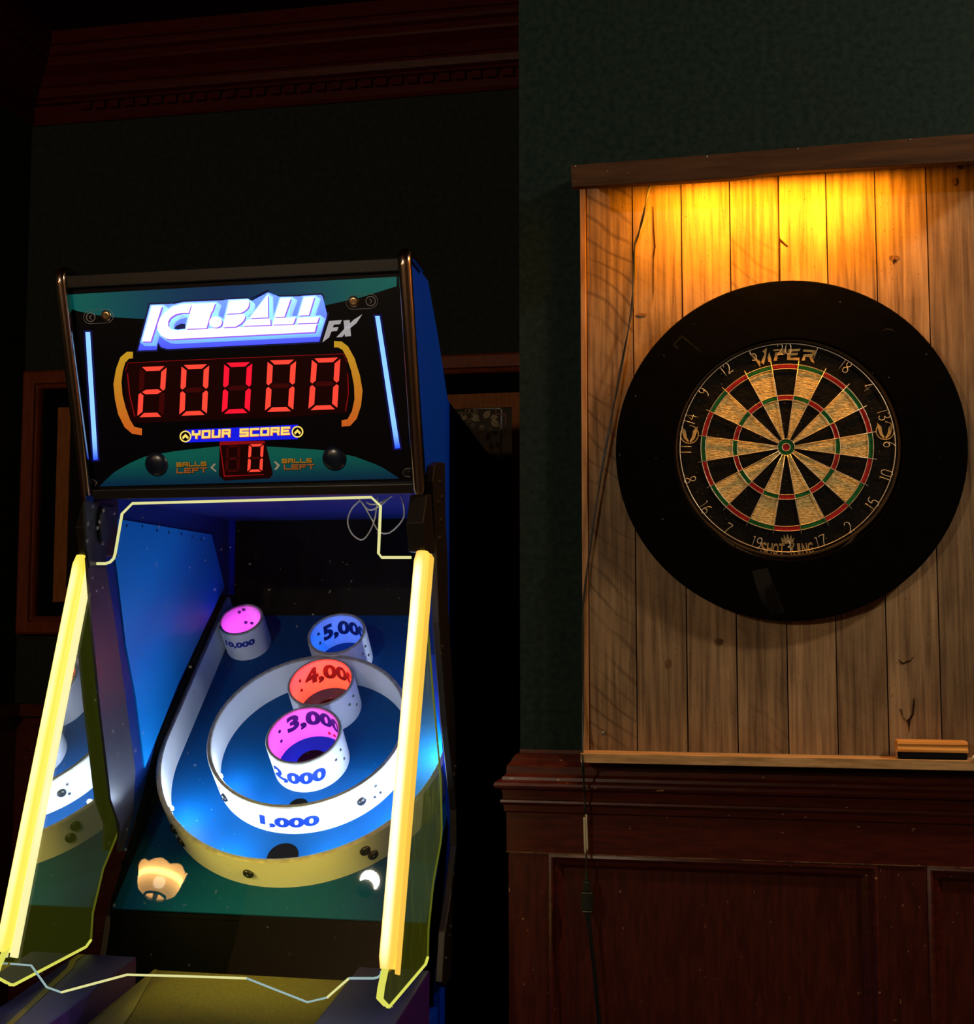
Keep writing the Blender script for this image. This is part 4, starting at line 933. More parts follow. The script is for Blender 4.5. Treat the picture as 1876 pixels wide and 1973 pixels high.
# light tubes along the front corners
def ft(x, z, d): # point on the tube line: x, height, distance proud of the sheet
    return Vector((x, FK + .338 * z, z)) + (-FNv) * d
for s, x, m in ((-1, XLm - .005, 'tube_left'), (1, XR + .005, 'tube_right')):
    zt0, zb0 = (1.505, .742) if s < 0 else (1.507, .748)
    wv_, dp_ = .0165, .024
    pr = []
    for k in range(17):
        t = pi * k / 16; cxx = -cos(t); syy = sin(t)
        pr.append((cxx * wv_ if abs(cxx) > .0 else 0, .006 + syy ** .6 * dp_))
    b = BM(); rows = []; nz = 40
    for i in range(nz + 1):
        u = i / nz; z = zb0 + (zt0 - zb0) * u; e = min(1.0, min(u, 1 - u) * 30 + .8)
        rows.append([b.verts.new(ft(x + q * e, z, .006 + (d - .006) * e)) for q, d in pr])
    for r0, r1 in zip(rows, rows[1:]):
        for k in range(16): b.faces.new((r0[k], r0[k + 1], r1[k + 1], r1[k]))
    b.faces.new(rows[0]); b.faces.new(rows[-1][::-1])
    tbo = MP('light_tube', b, m, smooth=rad(50))
    xcen, sg = x, s
    at_ = tbo.data.color_attributes.new('ink', 'FLOAT_COLOR', 'POINT')
    for v in tbo.data.vertices:
        c_ = v.co + ORIG[tbo]; q = (c_.x - x) / wv_; k_ = max(0, 1 - ((q + .25) / .68) ** 2); zz = (c_.z - zb0) / (zt0 - zb0)
        k_ *= min(1, zz * 14) * min(1, (1 - zz) * 20); at_.data[v.index].color = (k_, k_, k_, 1)
    # flange of the tube channel, seen on its right-hand flank
    b = BM(); xf = x + wv_
    A_, B_ = ft(xf - .001, zb0 - .008, .018), ft(xf - .001, zt0 - .004, .018); A2, B2 = ft(xf - .001, zb0 - .008, -.008), ft(xf - .001, zt0 - .004, -.008)
    prism(b, [A_, B_, B2, A2], (.0045, 0, 0)); MP('tube_flange', b, 'flange' if s < 0 else 'flange_amber', tbo, bevel=.0015)
    b = BM(); prof2 = [(1.50, .010), (1.47, .034), (1.40, .040), (1.34, .030), (1.30, .014), (1.10, .010), (.92, .012), (.86, .030), (.80, .040), (.765, .036), (.745, .015)]
    prism(b, [ft(x + s * -.003, z, -.004) for z, _ in prof2] + [Vector((x + s * -.003, FK + .338 * z, z)) + FNv * d for z, d in prof2[::-1]], (.003, 0, 0)); MP('mounting_strip', b, 'strip_pale', tbo)
# loose white cable loops up at the right
def c2(x, y): return (130 + x / 2.5013, 920 + y / 2.5018)
for pts in ([(1410, 110), (1370, 150), (1350, 210), (1370, 270), (1415, 300), (1450, 270), (1480, 200), (1496, 92)], [(1420, 120), (1465, 200), (1500, 260), (1545, 268), (1590, 235), (1620, 190), (1620, 140), (1607, 85)],
            [(1405, 105), (1450, 155), (1500, 140), (1560, 88)], [(1440, 120), (1470, 130), (1520, 115), (1566, 86)]):
    b = BM(); tube(b, smooth_path([onY(*c2(*p), -.13) for p in pts], 6), .0016, 6); MP('loose_cable', b, 'cable')

# --- marquee (leans out towards the player)
MN = (0, 1, .303); MK = .311; MNv = Vector(MN).normalized()
def mq(x, y, off=0.0): return hit(x, y, MN, MK - off * Vector(MN).length)
def c1(x, y): return (80 + x / 2.4051, 470 + y / 2.4057)
def c4(x, y): return (250 + x / 3.9915, 540 + y / 3.9938)
def c5(x, y): return (330 + x / 5.6848, 800 + y / 5.6867)
def decal(b, pts, off, th=.0008, mi=0, f=None):
    pts = [f(*p) for p in pts] if f else pts
    prism(b, [mq(x, y, off) for x, y in pts], MNv * th, mi)
b = BM(); corners = [mq(112, 548), mq(772, 510), mq(812, 950), mq(160, 960)]
zA, zB = 2.086, 1.640
mf = lambda z, o=0: Vector((0, MK - .303 * z, z)) - MNv * o
prism(b, [Vector((XLm + .008, 0, 0)) + mf(zA), Vector((XR - .008, 0, 0)) + mf(zA), Vector((XR - .008, 0, 0)) + mf(zB), Vector((XLm + .008, 0, 0)) + mf(zB)], MNv * .02)
mar = MP('marquee_panel', b, 'art_black', label='black and teal backlit scoreboard face')
b = BM(); z1_, z2_ = 2.070, 2.089
for za, zb_, o in ((2.066, 2.090, .014), (1.636, 1.656, .014)):
    prism(b, [Vector((XLm + .010, 0, 0)) + mf(za, .0005), Vector((XLm + .010, 0, 0)) + mf(zb_, .0005), Vector((XR - .010, 0, 0)) + mf(zb_, .0005), Vector((XR - .010, 0, 0)) + mf(za, .0005)], -MNv * o)
    MP('marquee_rail', b, 'frame_black', bevel=.002); b = BM()
b.free()
# chrome edge mouldings
for x, s in ((XR - .002, 1), (XLm + .002, -1)):
    b = BM()
    pth = [Vector((x, y, z)) for y, z in ((-.205, 1.632), (-.2095, 1.640), (-.275, 1.86), (-.338, 2.070), (-.341, 2.083), (-.336, 2.094), (-.324, 2.101), (-.305, 2.103), (-.27, 2.102), (-.22, 2.100))]
    rows = []
    for i, p in enumerate(pth):
        t = (pth[min(i + 1, len(pth) - 1)] - pth[max(0, i - 1)]).normalized(); out_ = Vector((1, 0, 0)).cross(t).normalized()
        if out_.y > 0 and i < 6: out_ = -out_
        if i >= 6 and out_.z < 0: out_ = -out_
        k = .72 if i == 0 else 1
        rows.append([b.verts.new(p + Vector((q * .0125 * k, 0, 0)) + out_ * d) for q, d in ((-1, -.012), (-1, .001), (-.8, .0048), (-.3, .0075), (.3, .0075), (.8, .0048), (1, .001), (1, -.012))])
    for r0, r1 in zip(rows, rows[1:]):
        for k in range(8): b.faces.new((r0[k], r0[(k + 1) % 8], r1[(k + 1) % 8], r1[k]))
    b.faces.new(rows[0]); b.faces.new(rows[-1][::-1])
    MP('edge_moulding', b, 'chrome', smooth=rad(50))
# printed artwork
def lerp3(a, c, t): t = max(0, min(1, t)); return tuple(a[i] + (c[i] - a[i]) * t for i in range(3)) + (1,)
def grid_fill(b, left, right, n=24):  # rows of quads between two pixel polylines for smooth colour blends
    pass
b = BM()
topL = [(100, 236), (480, 215), (860, 194), (1250, 174), (1645, 152)]
botL = [(100, 290), (160, 310), (300, 338), (480, 348), (640, 350), (860, 340), (1100, 318), (1300, 288), (1480, 248), (1645, 196)]
import bisect
def yat(L, x):
    for (x0, y0), (x1, y1) in zip(L, L[1:]):
        if x0 <= x <= x1: return y0 + (y1 - y0) * (x - x0) / (x1 - x0)
    return L[-1][1]
def band(b, T, B_, x0, x1, off, f, n=40, m=6):
    g_ = [[b.verts.new(mq(*f(x0 + (x1 - x0) * i / n, yat(T, x0 + (x1 - x0) * i / n) * (1 - j / m) + yat(B_, x0 + (x1 - x0) * i / n) * j / m), off)) for j in range(m + 1)] for i in range(n + 1)]
    for i in range(n):
        for j in range(m): b.faces.new((g_[i][j], g_[i + 1][j], g_[i + 1][j + 1], g_[i][j + 1]))
band(b, topL, botL, 100, 1645, .0004, c1)
o = MP('teal_top_art', b, 'art', mar)
TEAL, BLUEART = (.006, .20, .20), (.003, .055, .22)
xa, xb = mq(*c1(100, 240)).x, mq(*c1(1645, 150)).x
def topcol(p):
    t = (p.x - xa) / (xb - xa); c = 1 - min(1, abs(t - .48) / .42) ** 1.6
    return lerp3(TEAL, BLUEART, c)
paint(o, topcol)
b = BM()
domeT = [(270, 1122), (330, 1062), (400, 1020), (480, 985), (620, 960), (830, 937), (1040, 938), (1300, 955), (1450, 985), (1570, 1030), (1655, 1085)]
domeB = [(270, 1124), (1655, 1088)]
band(b, domeT, domeB, 270, 1655, .0004, c1)
o = MP('teal_bottom_art', b, 'art', mar)
zt_, zb2 = mq(*c1(900, 937)).z, mq(*c1(900, 1108)).z
paint(o, lambda p: lerp3((.003, .045, .13), (.006, .20, .17), ((p.z - zb2) / (zt_ - zb2) - .05) * 1.5))
# orange brackets either side of the score
brL = [(423, 500), (395, 500), (365, 525), (345, 580), (333, 650), (340, 720), (355, 790), (385, 850), (420, 880), (465, 887), (465, 855), (430, 848), (410, 815), (390, 760), (375, 700), (370, 640), (376, 590), (388, 550), (405, 532), (423, 530)]
brR = [(1355, 450), (1390, 452), (1420, 475), (1450, 530), (1475, 610), (1487, 680), (1480, 750), (1460, 810), (1430, 843), (1390, 847), (1390, 818), (1418, 812), (1438, 775), (1450, 720), (1448, 660), (1435, 590), (1415, 530), (1395, 492), (1375, 480), (1355, 480)]
def strip(b, pts, off, f):
    n = len(pts) // 2; A_ = pts[:n]; B_ = pts[n:][::-1]
    va = [b.verts.new(mq(*f(*p), off)) for p in A_]; vb = [b.verts.new(mq(*f(*p), off)) for p in B_]
    for i in range(n - 1): b.faces.new((va[i], va[i + 1], vb[i + 1], vb[i]))
for pts in (brL, brR):
    b = BM(); strip(b, pts, .0008, c1); o = MP('orange_bracket', b, 'art_bright', mar)
    zz = [v.co.z for v in o.data.vertices]; z_lo, z_hi = min(zz), max(zz)
    paint(o, lambda p, a=z_lo, c=z_hi, g=ORIG[o].z: lerp3((.50, .095, .012), (.46, .27, .015), (p.z - g - a) / (c - a)))
# thin outlines, locks and arrows
def outline_path(pts, r, f, off=.001, closed=True):
    tube(b, [mq(*f(*p), off) for p in pts], r, 5, closed=closed)
def pill(cx_, cy_, w2, h2, slope, n=10):
    P_ = []
    for k in range(n + 1): t = -pi / 2 + pi * k / n; P_.append((w2 + h2 * cos(t), h2 * sin(t)))
    for k in range(n + 1): t = pi / 2 + pi * k / n; P_.append((-w2 + h2 * cos(t), h2 * sin(t)))
    return [(cx_ + x, cy_ + y + x * slope) for x, y in P_]
def circ_px(cx_, cy_, r_, n=22): return [(cx_ + r_ * cos(2 * pi * k / n), cy_ + r_ * sin(2 * pi * k / n)) for k in range(n)]
b = BM()
outline_path(pill(264, 337, 38, 31, -.05), .0006, c1); outline_path(pill(1484, 268, 40, 33, -.05), .0006, c1)
outline_path(circ_px(228, 340, 20), .0012, c1); outline_path(circ_px(1525, 265, 22), .0012, c1)
outline_path([(232, 330), (221, 340), (233, 350)], .0012, c1, closed=False); outline_path([(1520, 255), (1531, 265), (1521, 275)], .0012, c1, closed=False)
outline_path([(207, 1092), (240, 1092), (256, 1105), (250, 1120), (235, 1127)], .0006, c1, closed=False); outline_path([(1710, 1040), (1685, 1042), (1672, 1058), (1680, 1075), (1708, 1080)], .0006, c1, closed=False)
MP('arrow_marks', b, 'outline', mar)
for x, y in ((299, 333), (1446, 268)):
    b = BM(); lathe(b, mq(*c1(x, y), .001), -MNv, [(0, .004), (.003, .004), (.0032, .003), (.0075, .0035), (.0105, .002), (.0115, 0)], 24); MP('key_lock', b, 'lock', mar, smooth=rad(40))
    b = BM()
for x, y in ((533, 1022), (1357, 995)):
    b = BM(); r_ = .0262
    lathe(b, mq(*c1(x, y), .0008), -MNv, [(r_ * cos(t * pi / 16), .010 * sin(t * pi / 16)) for t in range(8)] + [(0, .010)], 36); MP('ball_dome', b, 'ball', mar, smooth=True)
for x, y in ((238, 1108), (1695, 1058)): screw('screw', mar, mq(*c1(x, y), .0006), -MNv, .006, 'frame_black')
# light bars
for q in ([(203, 408), (225, 408), (261, 1000), (240, 1002)], [(1545, 334), (1566, 334), (1661, 946), (1638, 949)]):
    b = BM(); n = 10
    L_ = [(q[0][0] + (q[3][0] - q[0][0]) * i / n, q[0][1] + (q[3][1] - q[0][1]) * i / n) for i in range(n + 1)]
    R_ = [(q[1][0] + (q[2][0] - q[1][0]) * i / n, q[1][1] + (q[2][1] - q[1][1]) * i / n) for i in range(n + 1)]
    A_ = [b.verts.new(mq(*c1(*p), .0015)) for p in L_]; B_ = [b.verts.new(mq(*c1(*p), .0015)) for p in R_]
    for i in range(n): b.faces.new((A_[i], A_[i + 1], B_[i + 1], B_[i]))
    o = MP('light_bar', b, 'bar_light', mach)
    zz = [v.co.z for v in o.data.vertices]; z_lo, z_hi = min(zz), max(zz)
    paint(o, lambda p, a=z_lo, c=z_hi, g=ORIG[o].z: lerp3((.01, .06, .9), (.20, .48, 1.0), ((p.z - g - a) / (c - a) - .02) * 9))
    b = BM(); decal(b, [(q[0][0] - 9, q[0][1] - 8), (q[1][0] + 9, q[1][1] - 8), (q[2][0] + 9, q[2][1] + 8), (q[3][0] - 9, q[3][1] + 8)], .0006, .0004, f=c1)
    MP('bar_surround', b, glow('blue_bar_surround', (.001, .001, .055, 1), 1.0), o)
# --- logo sign
logo = None
W_ = [[(170, 200), (247, 197), (160, 470), (92, 470)],
      [(475, 180), (400, 185), (330, 205), (270, 245), (230, 295), (212, 345), (215, 385), (240, 425), (280, 448), (320, 453), (1420, 397), (1438, 333), (1085, 349), (430, 379), (360, 385), (320, 378), (295, 352), (293, 320), (312, 287), (350, 262), (400, 250), (452, 250)],
      [(480, 183), (655, 176), (637, 231), (533, 236), (529, 248), (627, 244), (611, 292), (514, 297), (511, 309), (607, 304), (589, 368), (430, 374)],
      [(610 + 49 + 49 * cos(t * pi / 12), 322 + 42 * sin(t * pi / 12)) for t in range(24)],
      [(765, 160), (905, 152), (918, 165), (916, 190), (905, 215), (880, 238), (850, 252), (740, 258)],
      [(738, 268), (870, 262), (886, 272), (885, 290), (872, 312), (850, 335), (810, 358), (712, 362)],
      [(1060, 113), (1062, 286), (922, 291)], [(905, 302), (1078, 294), (1082, 345), (866, 350)],
      [(1160, 141), (1238, 138), (1188, 280), (1112, 284)], [(1108, 293), (1275, 285), (1256, 336), (1096, 342)],
      [(1340, 133), (1418, 128), (1376, 268), (1297, 272)], [(1292, 288), (1455, 280), (1440, 327), (1281, 332)]]
sil = [(65, 540), (72, 510), (155, 188), (302, 183), (296, 208), (345, 181), (420, 165), (712, 155), (694, 240), (715, 262), (752, 147), (900, 142), (940, 158), (960, 192), (955, 222), (1062, 92), (1107, 272), (1112, 262), (1150, 127), (1300, 124), (1262, 268), (1282, 262), (1325, 119), (1472, 112), (1484, 130), (1447, 265), (1516, 262), (1510, 292), (1456, 472), (290, 529), (240, 515), (218, 478), (205, 536)]
def expand(pts, d):
    out = []; n = len(pts)
    A_ = sum(pts[i][0] * pts[(i + 1) % n][1] - pts[(i + 1) % n][0] * pts[i][1] for i in range(n)); sg = 1 if A_ > 0 else -1
    for i in range(n):
        p0, p1, p2 = Vector((*pts[i - 1], 0)), Vector((*pts[i], 0)), Vector((*pts[(i + 1) % n], 0))
        e1_, e2_ = (p1 - p0).normalized(), (p2 - p1).normalized()
        n1, n2 = Vector((e1_.y, -e1_.x, 0)) * sg, Vector((e2_.y, -e2_.x, 0)) * sg
        mt = n1 + n2
        if mt.length < .35: mt = n1
        k = d / max(.45, (mt.normalized()).dot(n1)); q = p1 + mt.normalized() * min(k, d * 1.8); out.append((q.x, q.y))
    return out
b = BM(); decal(b, expand(sil, 13), .0010, .0006, f=c4); logo = MP('logo_sign', b, mat('navy_logo_outline', (.002, .003, .02, 1), .4, emit=(.0, .002, .03, 1)), mach)
def logo_layer(name, polys, off, colfn):
    b = BM()
    for P_ in polys: 
        f = poly(b, [mq(*c4(*p), off) for p in P_])
    bmesh.ops.triangulate(b, faces=b.faces)
    o = MP(name, b, 'logo', logo, recalc=False); paint(o, colfn); return o
zt_l, zb_l = mq(*c4(700, 120)).z, mq(*c4(700, 510)).z
logo_layer('blue_letter_sides', [sil], .0016, lambda p: lerp3((.055, .075, 1.1), (.16, .30, 1.0), (p.z - zb_l) / (zt_l - zb_l) * 1.2))
swept = [[(x + 36 * t / 5, y + 26 * t / 5) for x, y in expand(P_, 11)] for P_ in W_ for t in range(6)]
logo_layer('pale_letter_sides', swept, .0021, lambda p: lerp3((.14, .34, 1.05), (.33, .62, 1.0), (p.z - zb_l) / (zt_l - zb_l) * 1.3))
sh_ = lambda P_, a, c: [(x + a, y + c) for x, y in P_]
PURPLE = lambda p: (.26, .10, .72, 1); WHITE = lambda p: (1.05, 1.05, 1.12, 1)
logo_layer('letter_shadow', [sh_(P_, 11, 11) for P_ in W_[:2]], .0026, PURPLE)
logo_layer('white_letters', W_[:2], .0030, WHITE)
logo_layer('letter_shadow', [sh_(P_, 10, 8) for P_ in W_[2:]], .0034, PURPLE)
logo_layer('white_letters', W_[2:], .0038, WHITE)
logo_layer('letter_counter', [[(428, 336), (426, 372), (368, 380), (338, 374), (358, 350), (395, 333)]], .0033, lambda p: (.004, .006, .06, 1))
b = BM()
for pts in ([(1532, 313), (1630, 306), (1616, 338), (1568, 342), (1560, 364), (1604, 360), (1593, 390), (1550, 394), (1532, 440), (1480, 478)], [(1643, 309), (1690, 306), (1700, 430), (1655, 434)], [(1787, 262), (1742, 330), (1690, 372), (1632, 437), (1588, 439), (1660, 362), (1720, 305)]):
    decal(b, pts, .0016, .0006, f=c4)
MP('silver_lettering', b, 'silver', mar)
# --- seven-segment displays
SEG = {'a': [(.10, 0), (.90, 0), (.74, .085), (.26, .085)], 'g': [(.14, .5), (.28, .455), (.72, .455), (.86, .5), (.72, .545), (.28, .545)], 'd': [(.26, .915), (.74, .915), (.90, 1), (.10, 1)],
       'f': [(.02, .03), (.20, .11), (.20, .43), (.09, .485), (.02, .45)], 'b': [(.98, .03), (.98, .45), (.91, .485), (.80, .43), (.80, .11)],
       'e': [(.02, .97), (.02, .55), (.09, .515), (.20, .57), (.20, .89)], 'c': [(.98, .97), (.80, .89), (.80, .57), (.91, .515), (.98, .55)]}
ON = {'2': 'abged', '0': 'abcdef', ' ': ''}
def digit(parent, ch, quad, f, off, on='digit_on'):
    b = BM(); (x0, y0), (x1, y1), (x2, y2), (x3, y3) = quad
    for k, pts in SEG.items():
        pp_ = []
        for u, v in pts: pp_.append((x0 * (1 - u) * (1 - v) + x1 * u * (1 - v) + x2 * u * v + x3 * (1 - u) * v, y0 * (1 - u) * (1 - v) + y1 * u * (1 - v) + y2 * u * v + y3 * (1 - u) * v))
        decal(b, pp_, off + (.0004 if k in ON[ch] else 0), .0006, 0 if k in ON[ch] else 1, f)
    return MP('digit', b, [on, 'digit_off'], parent)
b = BM(); decal(b, [(400, 552), (620, 540), (900, 528), (1398, 508), (1412, 540), (1426, 620), (1428, 700), (1415, 780), (1180, 800), (420, 832), (400, 790), (388, 720), (385, 650), (390, 590)], .0008, .0006, f=c1)
disp = MP('score_display', b, 'red_window')
b = BM()
outline_path([(388, 590), (400, 552), (620, 541), (900, 529), (1398, 509), (1414, 545)], .0006, c1, .0012, False); outline_path([(398, 600), (408, 700), (432, 800)], .0012, c1, .0012, False); outline_path([(1418, 600), (1422, 690), (1408, 776)], .0010, c1, .0012, False)
MP('window_edge', b, 'red_window_edge', disp)
for ch, q, on in (('2', [(453, 571), (582, 566), (566, 801), (441, 804)], 'digit_on'), ('0', [(646, 562), (779, 557), (768, 792), (635, 797)], 'digit_on'), ('0', [(844, 552), (979, 547), (966, 783), (832, 788)], 'digit_deep'), ('0', [(1045, 540), (1182, 536), (1168, 775), (1032, 779)], 'digit_on'), ('0', [(1250, 531), (1387, 526), (1372, 766), (1233, 771)], 'digit_on')):
    digit(disp, ch, q, c1, .0016, on)
b = BM(); decal(b, [(530, 300), (540, 290), (1015, 282), (1028, 292), (1108, 625), (1105, 655), (1075, 692), (580, 717), (548, 690), (520, 655)], .0014, .0010, f=c5)
d2 = MP('balls_left_display', b, 'red_window')
b = BM(); decal(b, [(526, 302), (540, 287), (1012, 281), (1026, 292), (1022, 308), (540, 328), (585, 662), (1010, 646), (1016, 652), (575, 676)], .0017, .0005, f=c5); MP('window_edge', b, 'red_window_edge', d2)
digit(d2, ' ', [(600, 330), (757, 325), (748, 618), (586, 628)], c5, .0021); digit(d2, '0', [(846, 320), (1014, 314), (998, 618), (828, 624)], c5, .0021)
# --- lettering in block strokes
BF = {'Y': [[(0, 0), (0, .45), (1, .45), (1, 0)], [(.55, .45), (.55, 1)]], 'O': [[(0, 0), (1, 0), (1, 1), (0, 1), (0, 0)]], 'U': [[(0, 0), (0, 1), (1, 1), (1, 0)]], 'R': [[(0, 1), (0, 0), (1, 0), (1, .52), (0, .52)], [(.85, .52), (1, 1)]],
      'S': [[(1, 0), (0, 0), (0, .5), (1, .5), (1, 1), (0, 1)]], 'C': [[(1, 0), (0, 0), (0, 1), (1, 1)]], 'E': [[(1, 0), (0, 0), (0, 1), (1, 1)], [(0, .5), (.85, .5)]],
      'B': [[(0, 0), (.9, 0), (.9, .5), (0, .5)], [(0, 0), (0, 1), (1, 1), (1, .5), (.8, .5)]], 'A': [[(0, 1), (0, 0), (1, 0), (1, 1)], [(0, .6), (1, .6)]], 'L': [[(0, 0), (0, 1), (1, 1)]], 'F': [[(1, 0), (0, 0), (0, 1)], [(0, .5), (.8, .5)]], 'T': [[(0, 0), (1, 0)], [(.5, 0), (.5, 1)]]}
def block(b, ch, x, y, w_, h_, t, slope, lean, off, f, mi=0):
    def T(u, v): return (x + u * w_ - lean * v * h_, y + v * h_ + slope * (u * w_))
    for st in BF[ch]:
        for (u0, v0), (u1, v1) in zip(st, st[1:]):
            A_, B_ = Vector((*T(u0, v0), 0)), Vector((*T(u1, v1), 0)); d = (B_ - A_).normalized(); nrm = Vector((-d.y, d.x, 0)) * t / 2; d = d * t / 2
            decal(b, [(q.x, q.y) for q in (A_ - d + nrm, B_ + d + nrm, B_ + d - nrm, A_ - d - nrm)], off, .0005, mi, f)
b = BM(); decal(b, [(150, 160), (1385, 104), (1385, 262), (150, 300)], .0010, .0005, f=c5); ban = MP('score_banner', b, 'banner_blue', mach)
by, br_ = BM(), BM()
for ch, x in zip('YOUR', (236, 345, 455, 564)):
    yy = 180 - (x - 236) * .046
    block(br_, ch, x + 6, yy + 5, 72, 68, 24, -.04, .04, .0014, c5); block(by, ch, x, yy, 72, 68, 24, -.04, .04, .0018, c5)
for ch, x in zip('SCORE', (760, 873, 986, 1098, 1212)):
    yy = 180 - (x - 236) * .042
    block(br_, ch, x + 6, yy + 5, 76, 68, 24, -.04, .04, .0014, c5); block(by, ch, x, yy, 76, 68, 24, -.04, .04, .0018, c5)
for cx_, cy_ in ((154, 233), (1381, 182)):
    decal(by, circ_px(cx_, cy_, 64, 30), .0012, .0003, 0, c5); decal(br_, circ_px(cx_, cy_, 49, 30), .0016, .0003, 1, c5)
    for s in (-1, 1): decal(by, [(cx_, cy_ - 30), (cx_ + s * 36, cy_ + 6), (cx_ + s * 28, cy_ + 30), (cx_ + s * 20, cy_ + 26), (cx_, cy_ + 4)], .0020, .0003, 0, c5)
MP('banner_lettering', by, 'banner_yellow', ban); MP('lettering_shadow', br_, ['banner_red', 'art_black'], ban)
M_or = mat('orange_lettering', (.42, .20, .012, 1), .5, emit=(.30, .14, .01, 1), es=.5); M_ro = mat('rust_lettering', (.36, .11, .015, 1), .5, emit=(.26, .075, .012, 1), es=.5)
M_sh = mat('dark_letter_shadow', (.006, .004, .01, 1), .5)
for (wx, wy, sl, ch_x, dr) in ((62, 525, -.035, 1, 1), (1215, 485, -.022, 1, -1)):
    b1, b2_, bs = BM(), BM(), BM()
    for i, ch in enumerate('BALLS'):
        x, y = wx + i * 67, wy + i * 67 * sl; block(bs, ch, x + 5, y + 5, 46, 36, 16, sl, -.06 if dr < 0 else .02, .0009, c5); block(b1, ch, x, y, 46, 36, 13, sl, -.06 if dr < 0 else .02, .0013, c5)
    for i, ch in enumerate('LEFT'):
        x, y = wx + 2 + (20 if dr < 0 else 0) + i * 86, wy + 63 + i * 86 * sl; block(bs, ch, x + 5, y + 6, 62, 44, 16, sl, -.10 if dr < 0 else .05, .0009, c5); block(b2_, ch, x, y, 62, 44, 14, sl, -.10 if dr < 0 else .05, .0013, c5)
    MP('balls_left_lettering', bs, M_sh, mar); MP('balls_lettering', b1, M_or, mar); MP('left_lettering', b2_, M_ro, mar)
b = BM()
decal(b, [(470, 528), (486, 538), (450, 575), (492, 610), (486, 622), (425, 574)], .0013, .0005, f=c5); decal(b, [(1122, 510), (1138, 505), (1190, 548), (1150, 598), (1125, 598), (1158, 552)], .0013, .0005, f=c5)
MP('chevron_marks', b, mat('cream_chevrons', (.5, .45, .33, 1), .5, emit=(.3, .28, .2, 1), es=.35), mar)

# ================================================================== the room's own lamps (behind the viewer, seen mirrored in the front sheet)
def fresnel_dir(x, y):
    n = Vector((0, -1, .338)).normalized(); q = hit(x, y, FN, FK); d = ray(x, y).normalized(); return q, d - n * (2 * d.dot(n))
def scalloped_lamp(px, py, t, R, label):
    q, d = fresnel_dir(px, py); p = q + d * t
    e = empty('gas_style_lamp', p, label, 'lamp')
    b = BM(); prof = [(.40, -.56), (.44, -.52), (.62, -.46), (.80, -.30), (.88, -.05), (.91, .15), (.94, .32), (1.02, .5)]
    rings = []; seg = 120
    for i, (r_, h_) in enumerate(prof):
        rings.append([b.verts.new(p + Vector((cos(2 * pi * k / seg) * r_ * R * (1 + (.014 if (k % 2) and i > 3 else 0)), sin(2 * pi * k / seg) * r_ * R * (1 + (.014 if (k % 2) and i > 3 else 0)), (h_ + (.17 * abs(sin(7 * pi * k / seg)) if i == 7 else .04 * abs(sin(7 * pi * k / seg)) if i == 6 else 0)) * R))) for k in range(seg)])
    for a_, c_ in zip(rings, rings[1:]):
        for k in range(seg): b.faces.new((a_[k], a_[(k + 1) % seg], c_[(k + 1) % seg], c_[k]))
    sh = obj('glass_shade', b, 'shade_lit', e)
    at = sh.data.color_attributes.new('ink', 'FLOAT_COLOR', 'POINT')
    for v in sh.data.vertices:
        h_ = v.co.z / R; k = round(math.atan2(v.co.y, v.co.x) / (2 * pi) * seg); f = math.exp(-((h_ - .15) / .16) ** 2)
        f = .26 + 1.5 * f * (1.0 if k % 2 else .55) - (.10 if h_ < -.4 else 0); at.data[v.index].color = (f, f, f, 1)
    b = BM(); lathe(b, p, (0, 0, 1), [(.42 * R, -.53 * R), (.48 * R, -.55 * R), (.48 * R, -.62 * R), (.40 * R, -.64 * R)], 40, closed=True); obj('gallery_ring', b, 'lamp_metal', e)
    b = BM(); lathe(b, p, (0, 0, 1), [(0, -.9 * R), (.09 * R, -.9 * R), (.12 * R, -.3 * R), (0, -.3 * R)], 20); obj('socket', b, 'lamp_metal', e)
    b = BM(); lathe(b, p, (0, 0, 1), [(0, -.3 * R)] + [(.26 * R * sin(pi * k / 12), .05 * R - .26 * R * cos(pi * k / 12)) for k in range(1, 12)] + [(0, .31 * R)], 20); obj('bulb', b, 'bulb', e, smooth=True)
    b = BM(); tube(b, smooth_path([p + Vector((0, 0, -.9 * R)), p + Vector((0, 0, -1.15 * R)), p + Vector((-.12, -.02, -1.2 * R)), p + Vector((-.22, -.04, -.4 * R)), p + Vector((-.24, -.05, .3)), Vector((p.x - .24, p.y - .05, ZC))], 5), .006, 10); obj('arm', b, 'cab_black', e)
    return p
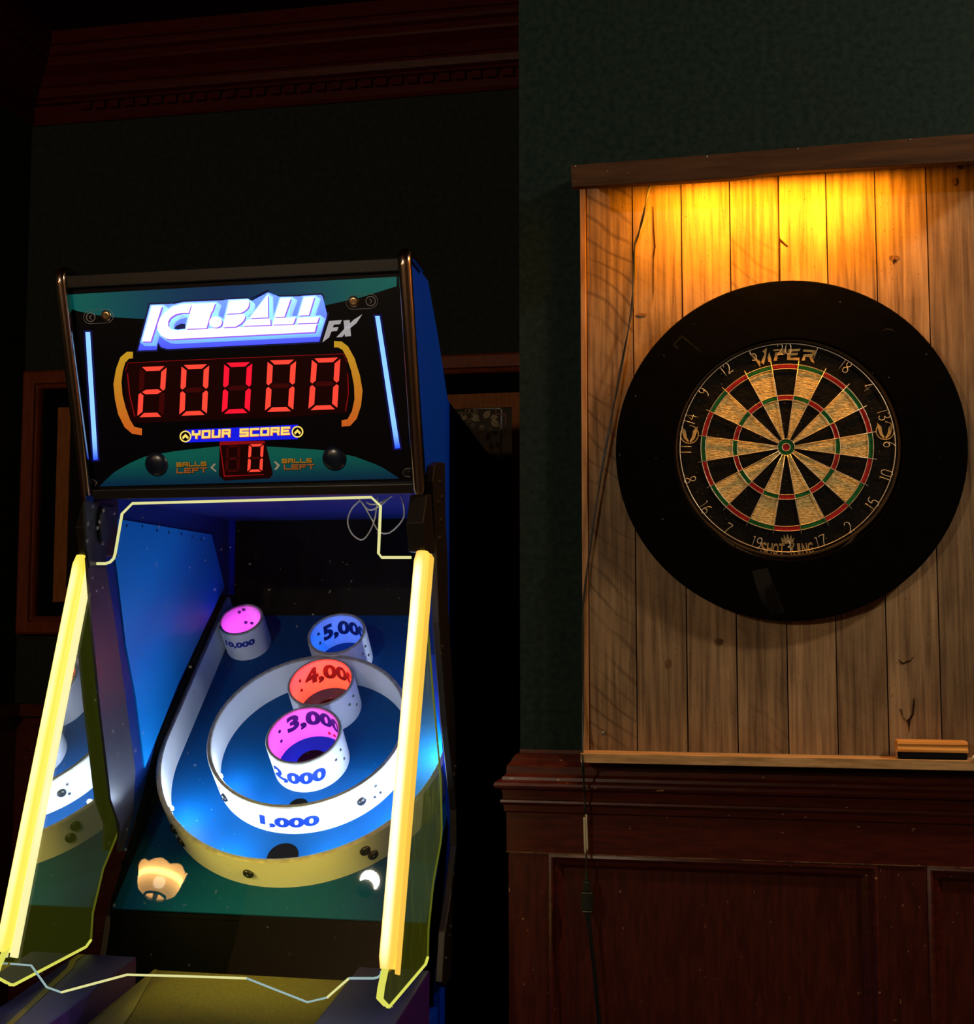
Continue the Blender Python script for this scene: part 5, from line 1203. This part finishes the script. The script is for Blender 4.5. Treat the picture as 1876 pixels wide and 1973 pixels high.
def shade_material():
    m = bpy.data.materials.new('lit_amber_glass'); m.use_nodes = True; nt = m.node_tree; nt.nodes.clear(); N_ = nt.nodes.new; L = nt.links.new
    out = N_('ShaderNodeOutputMaterial'); e = N_('ShaderNodeEmission'); e.inputs[0].default_value = (1, .50, .13, 1)
    a = N_('ShaderNodeVertexColor'); a.layer_name = 'ink'; mu = N_('ShaderNodeMath'); mu.operation = 'MULTIPLY'; mu.inputs[1].default_value = 70; L(a.outputs[0], mu.inputs[0]); L(mu.outputs[0], e.inputs[1])
    t = N_('ShaderNodeBsdfTransparent')
    m2 = N_('ShaderNodeMixShader'); m2.inputs[0].default_value = .985; L(t.outputs[0], m2.inputs[1]); L(e.outputs[0], m2.inputs[2]); L(m2.outputs[0], out.inputs[0]); return m
MT['shade_lit'] = shade_material()
pL = scalloped_lamp(306, 1702, 2.8, .094, 'lit amber glass lamp with scalloped shade, mirrored above the left of the green deck')
q_, d_ = fresnel_dir(712, 1697); pM = q_ + d_ * 3.4
gm = empty('globe_lamp', pM, 'small bright globe lamp half hidden by its cap, mirrored beside the right yellow tube', 'lamp')
b = BM(); bmesh.ops.create_icosphere(b, subdivisions=4, radius=.042, matrix=Matrix.Translation(pM)); obj('globe', b, 'globe', gm, smooth=True)
b = BM(); bmesh.ops.create_icosphere(b, subdivisions=5, radius=.040, matrix=Matrix.Translation(pM - d_ * .08 + Vector((-.013, 0, -.036)))); obj('cap', b, 'lamp_metal', gm, smooth=True)
b = BM(); tube(b, [pM + Vector((0, 0, .03)), Vector((pM.x, pM.y, ZC))], .004, 8); obj('stem', b, 'cab_black', gm)
rl_ = empty('ceiling_lamp', (1.9, -.95, 3.0), 'round white ceiling lamp hanging at the right end of the room', 'lamp')
b = BM(); bmesh.ops.create_icosphere(b, subdivisions=3, radius=.09, matrix=Matrix.Translation((1.9, -.95, 3.0))); obj('globe', b, 'opal', rl_, smooth=True)
b = BM(); tube(b, [(1.9, -.95, 3.08), (1.9, -.95, ZC)], .01, 8); obj('stem', b, 'lamp_metal', rl_)
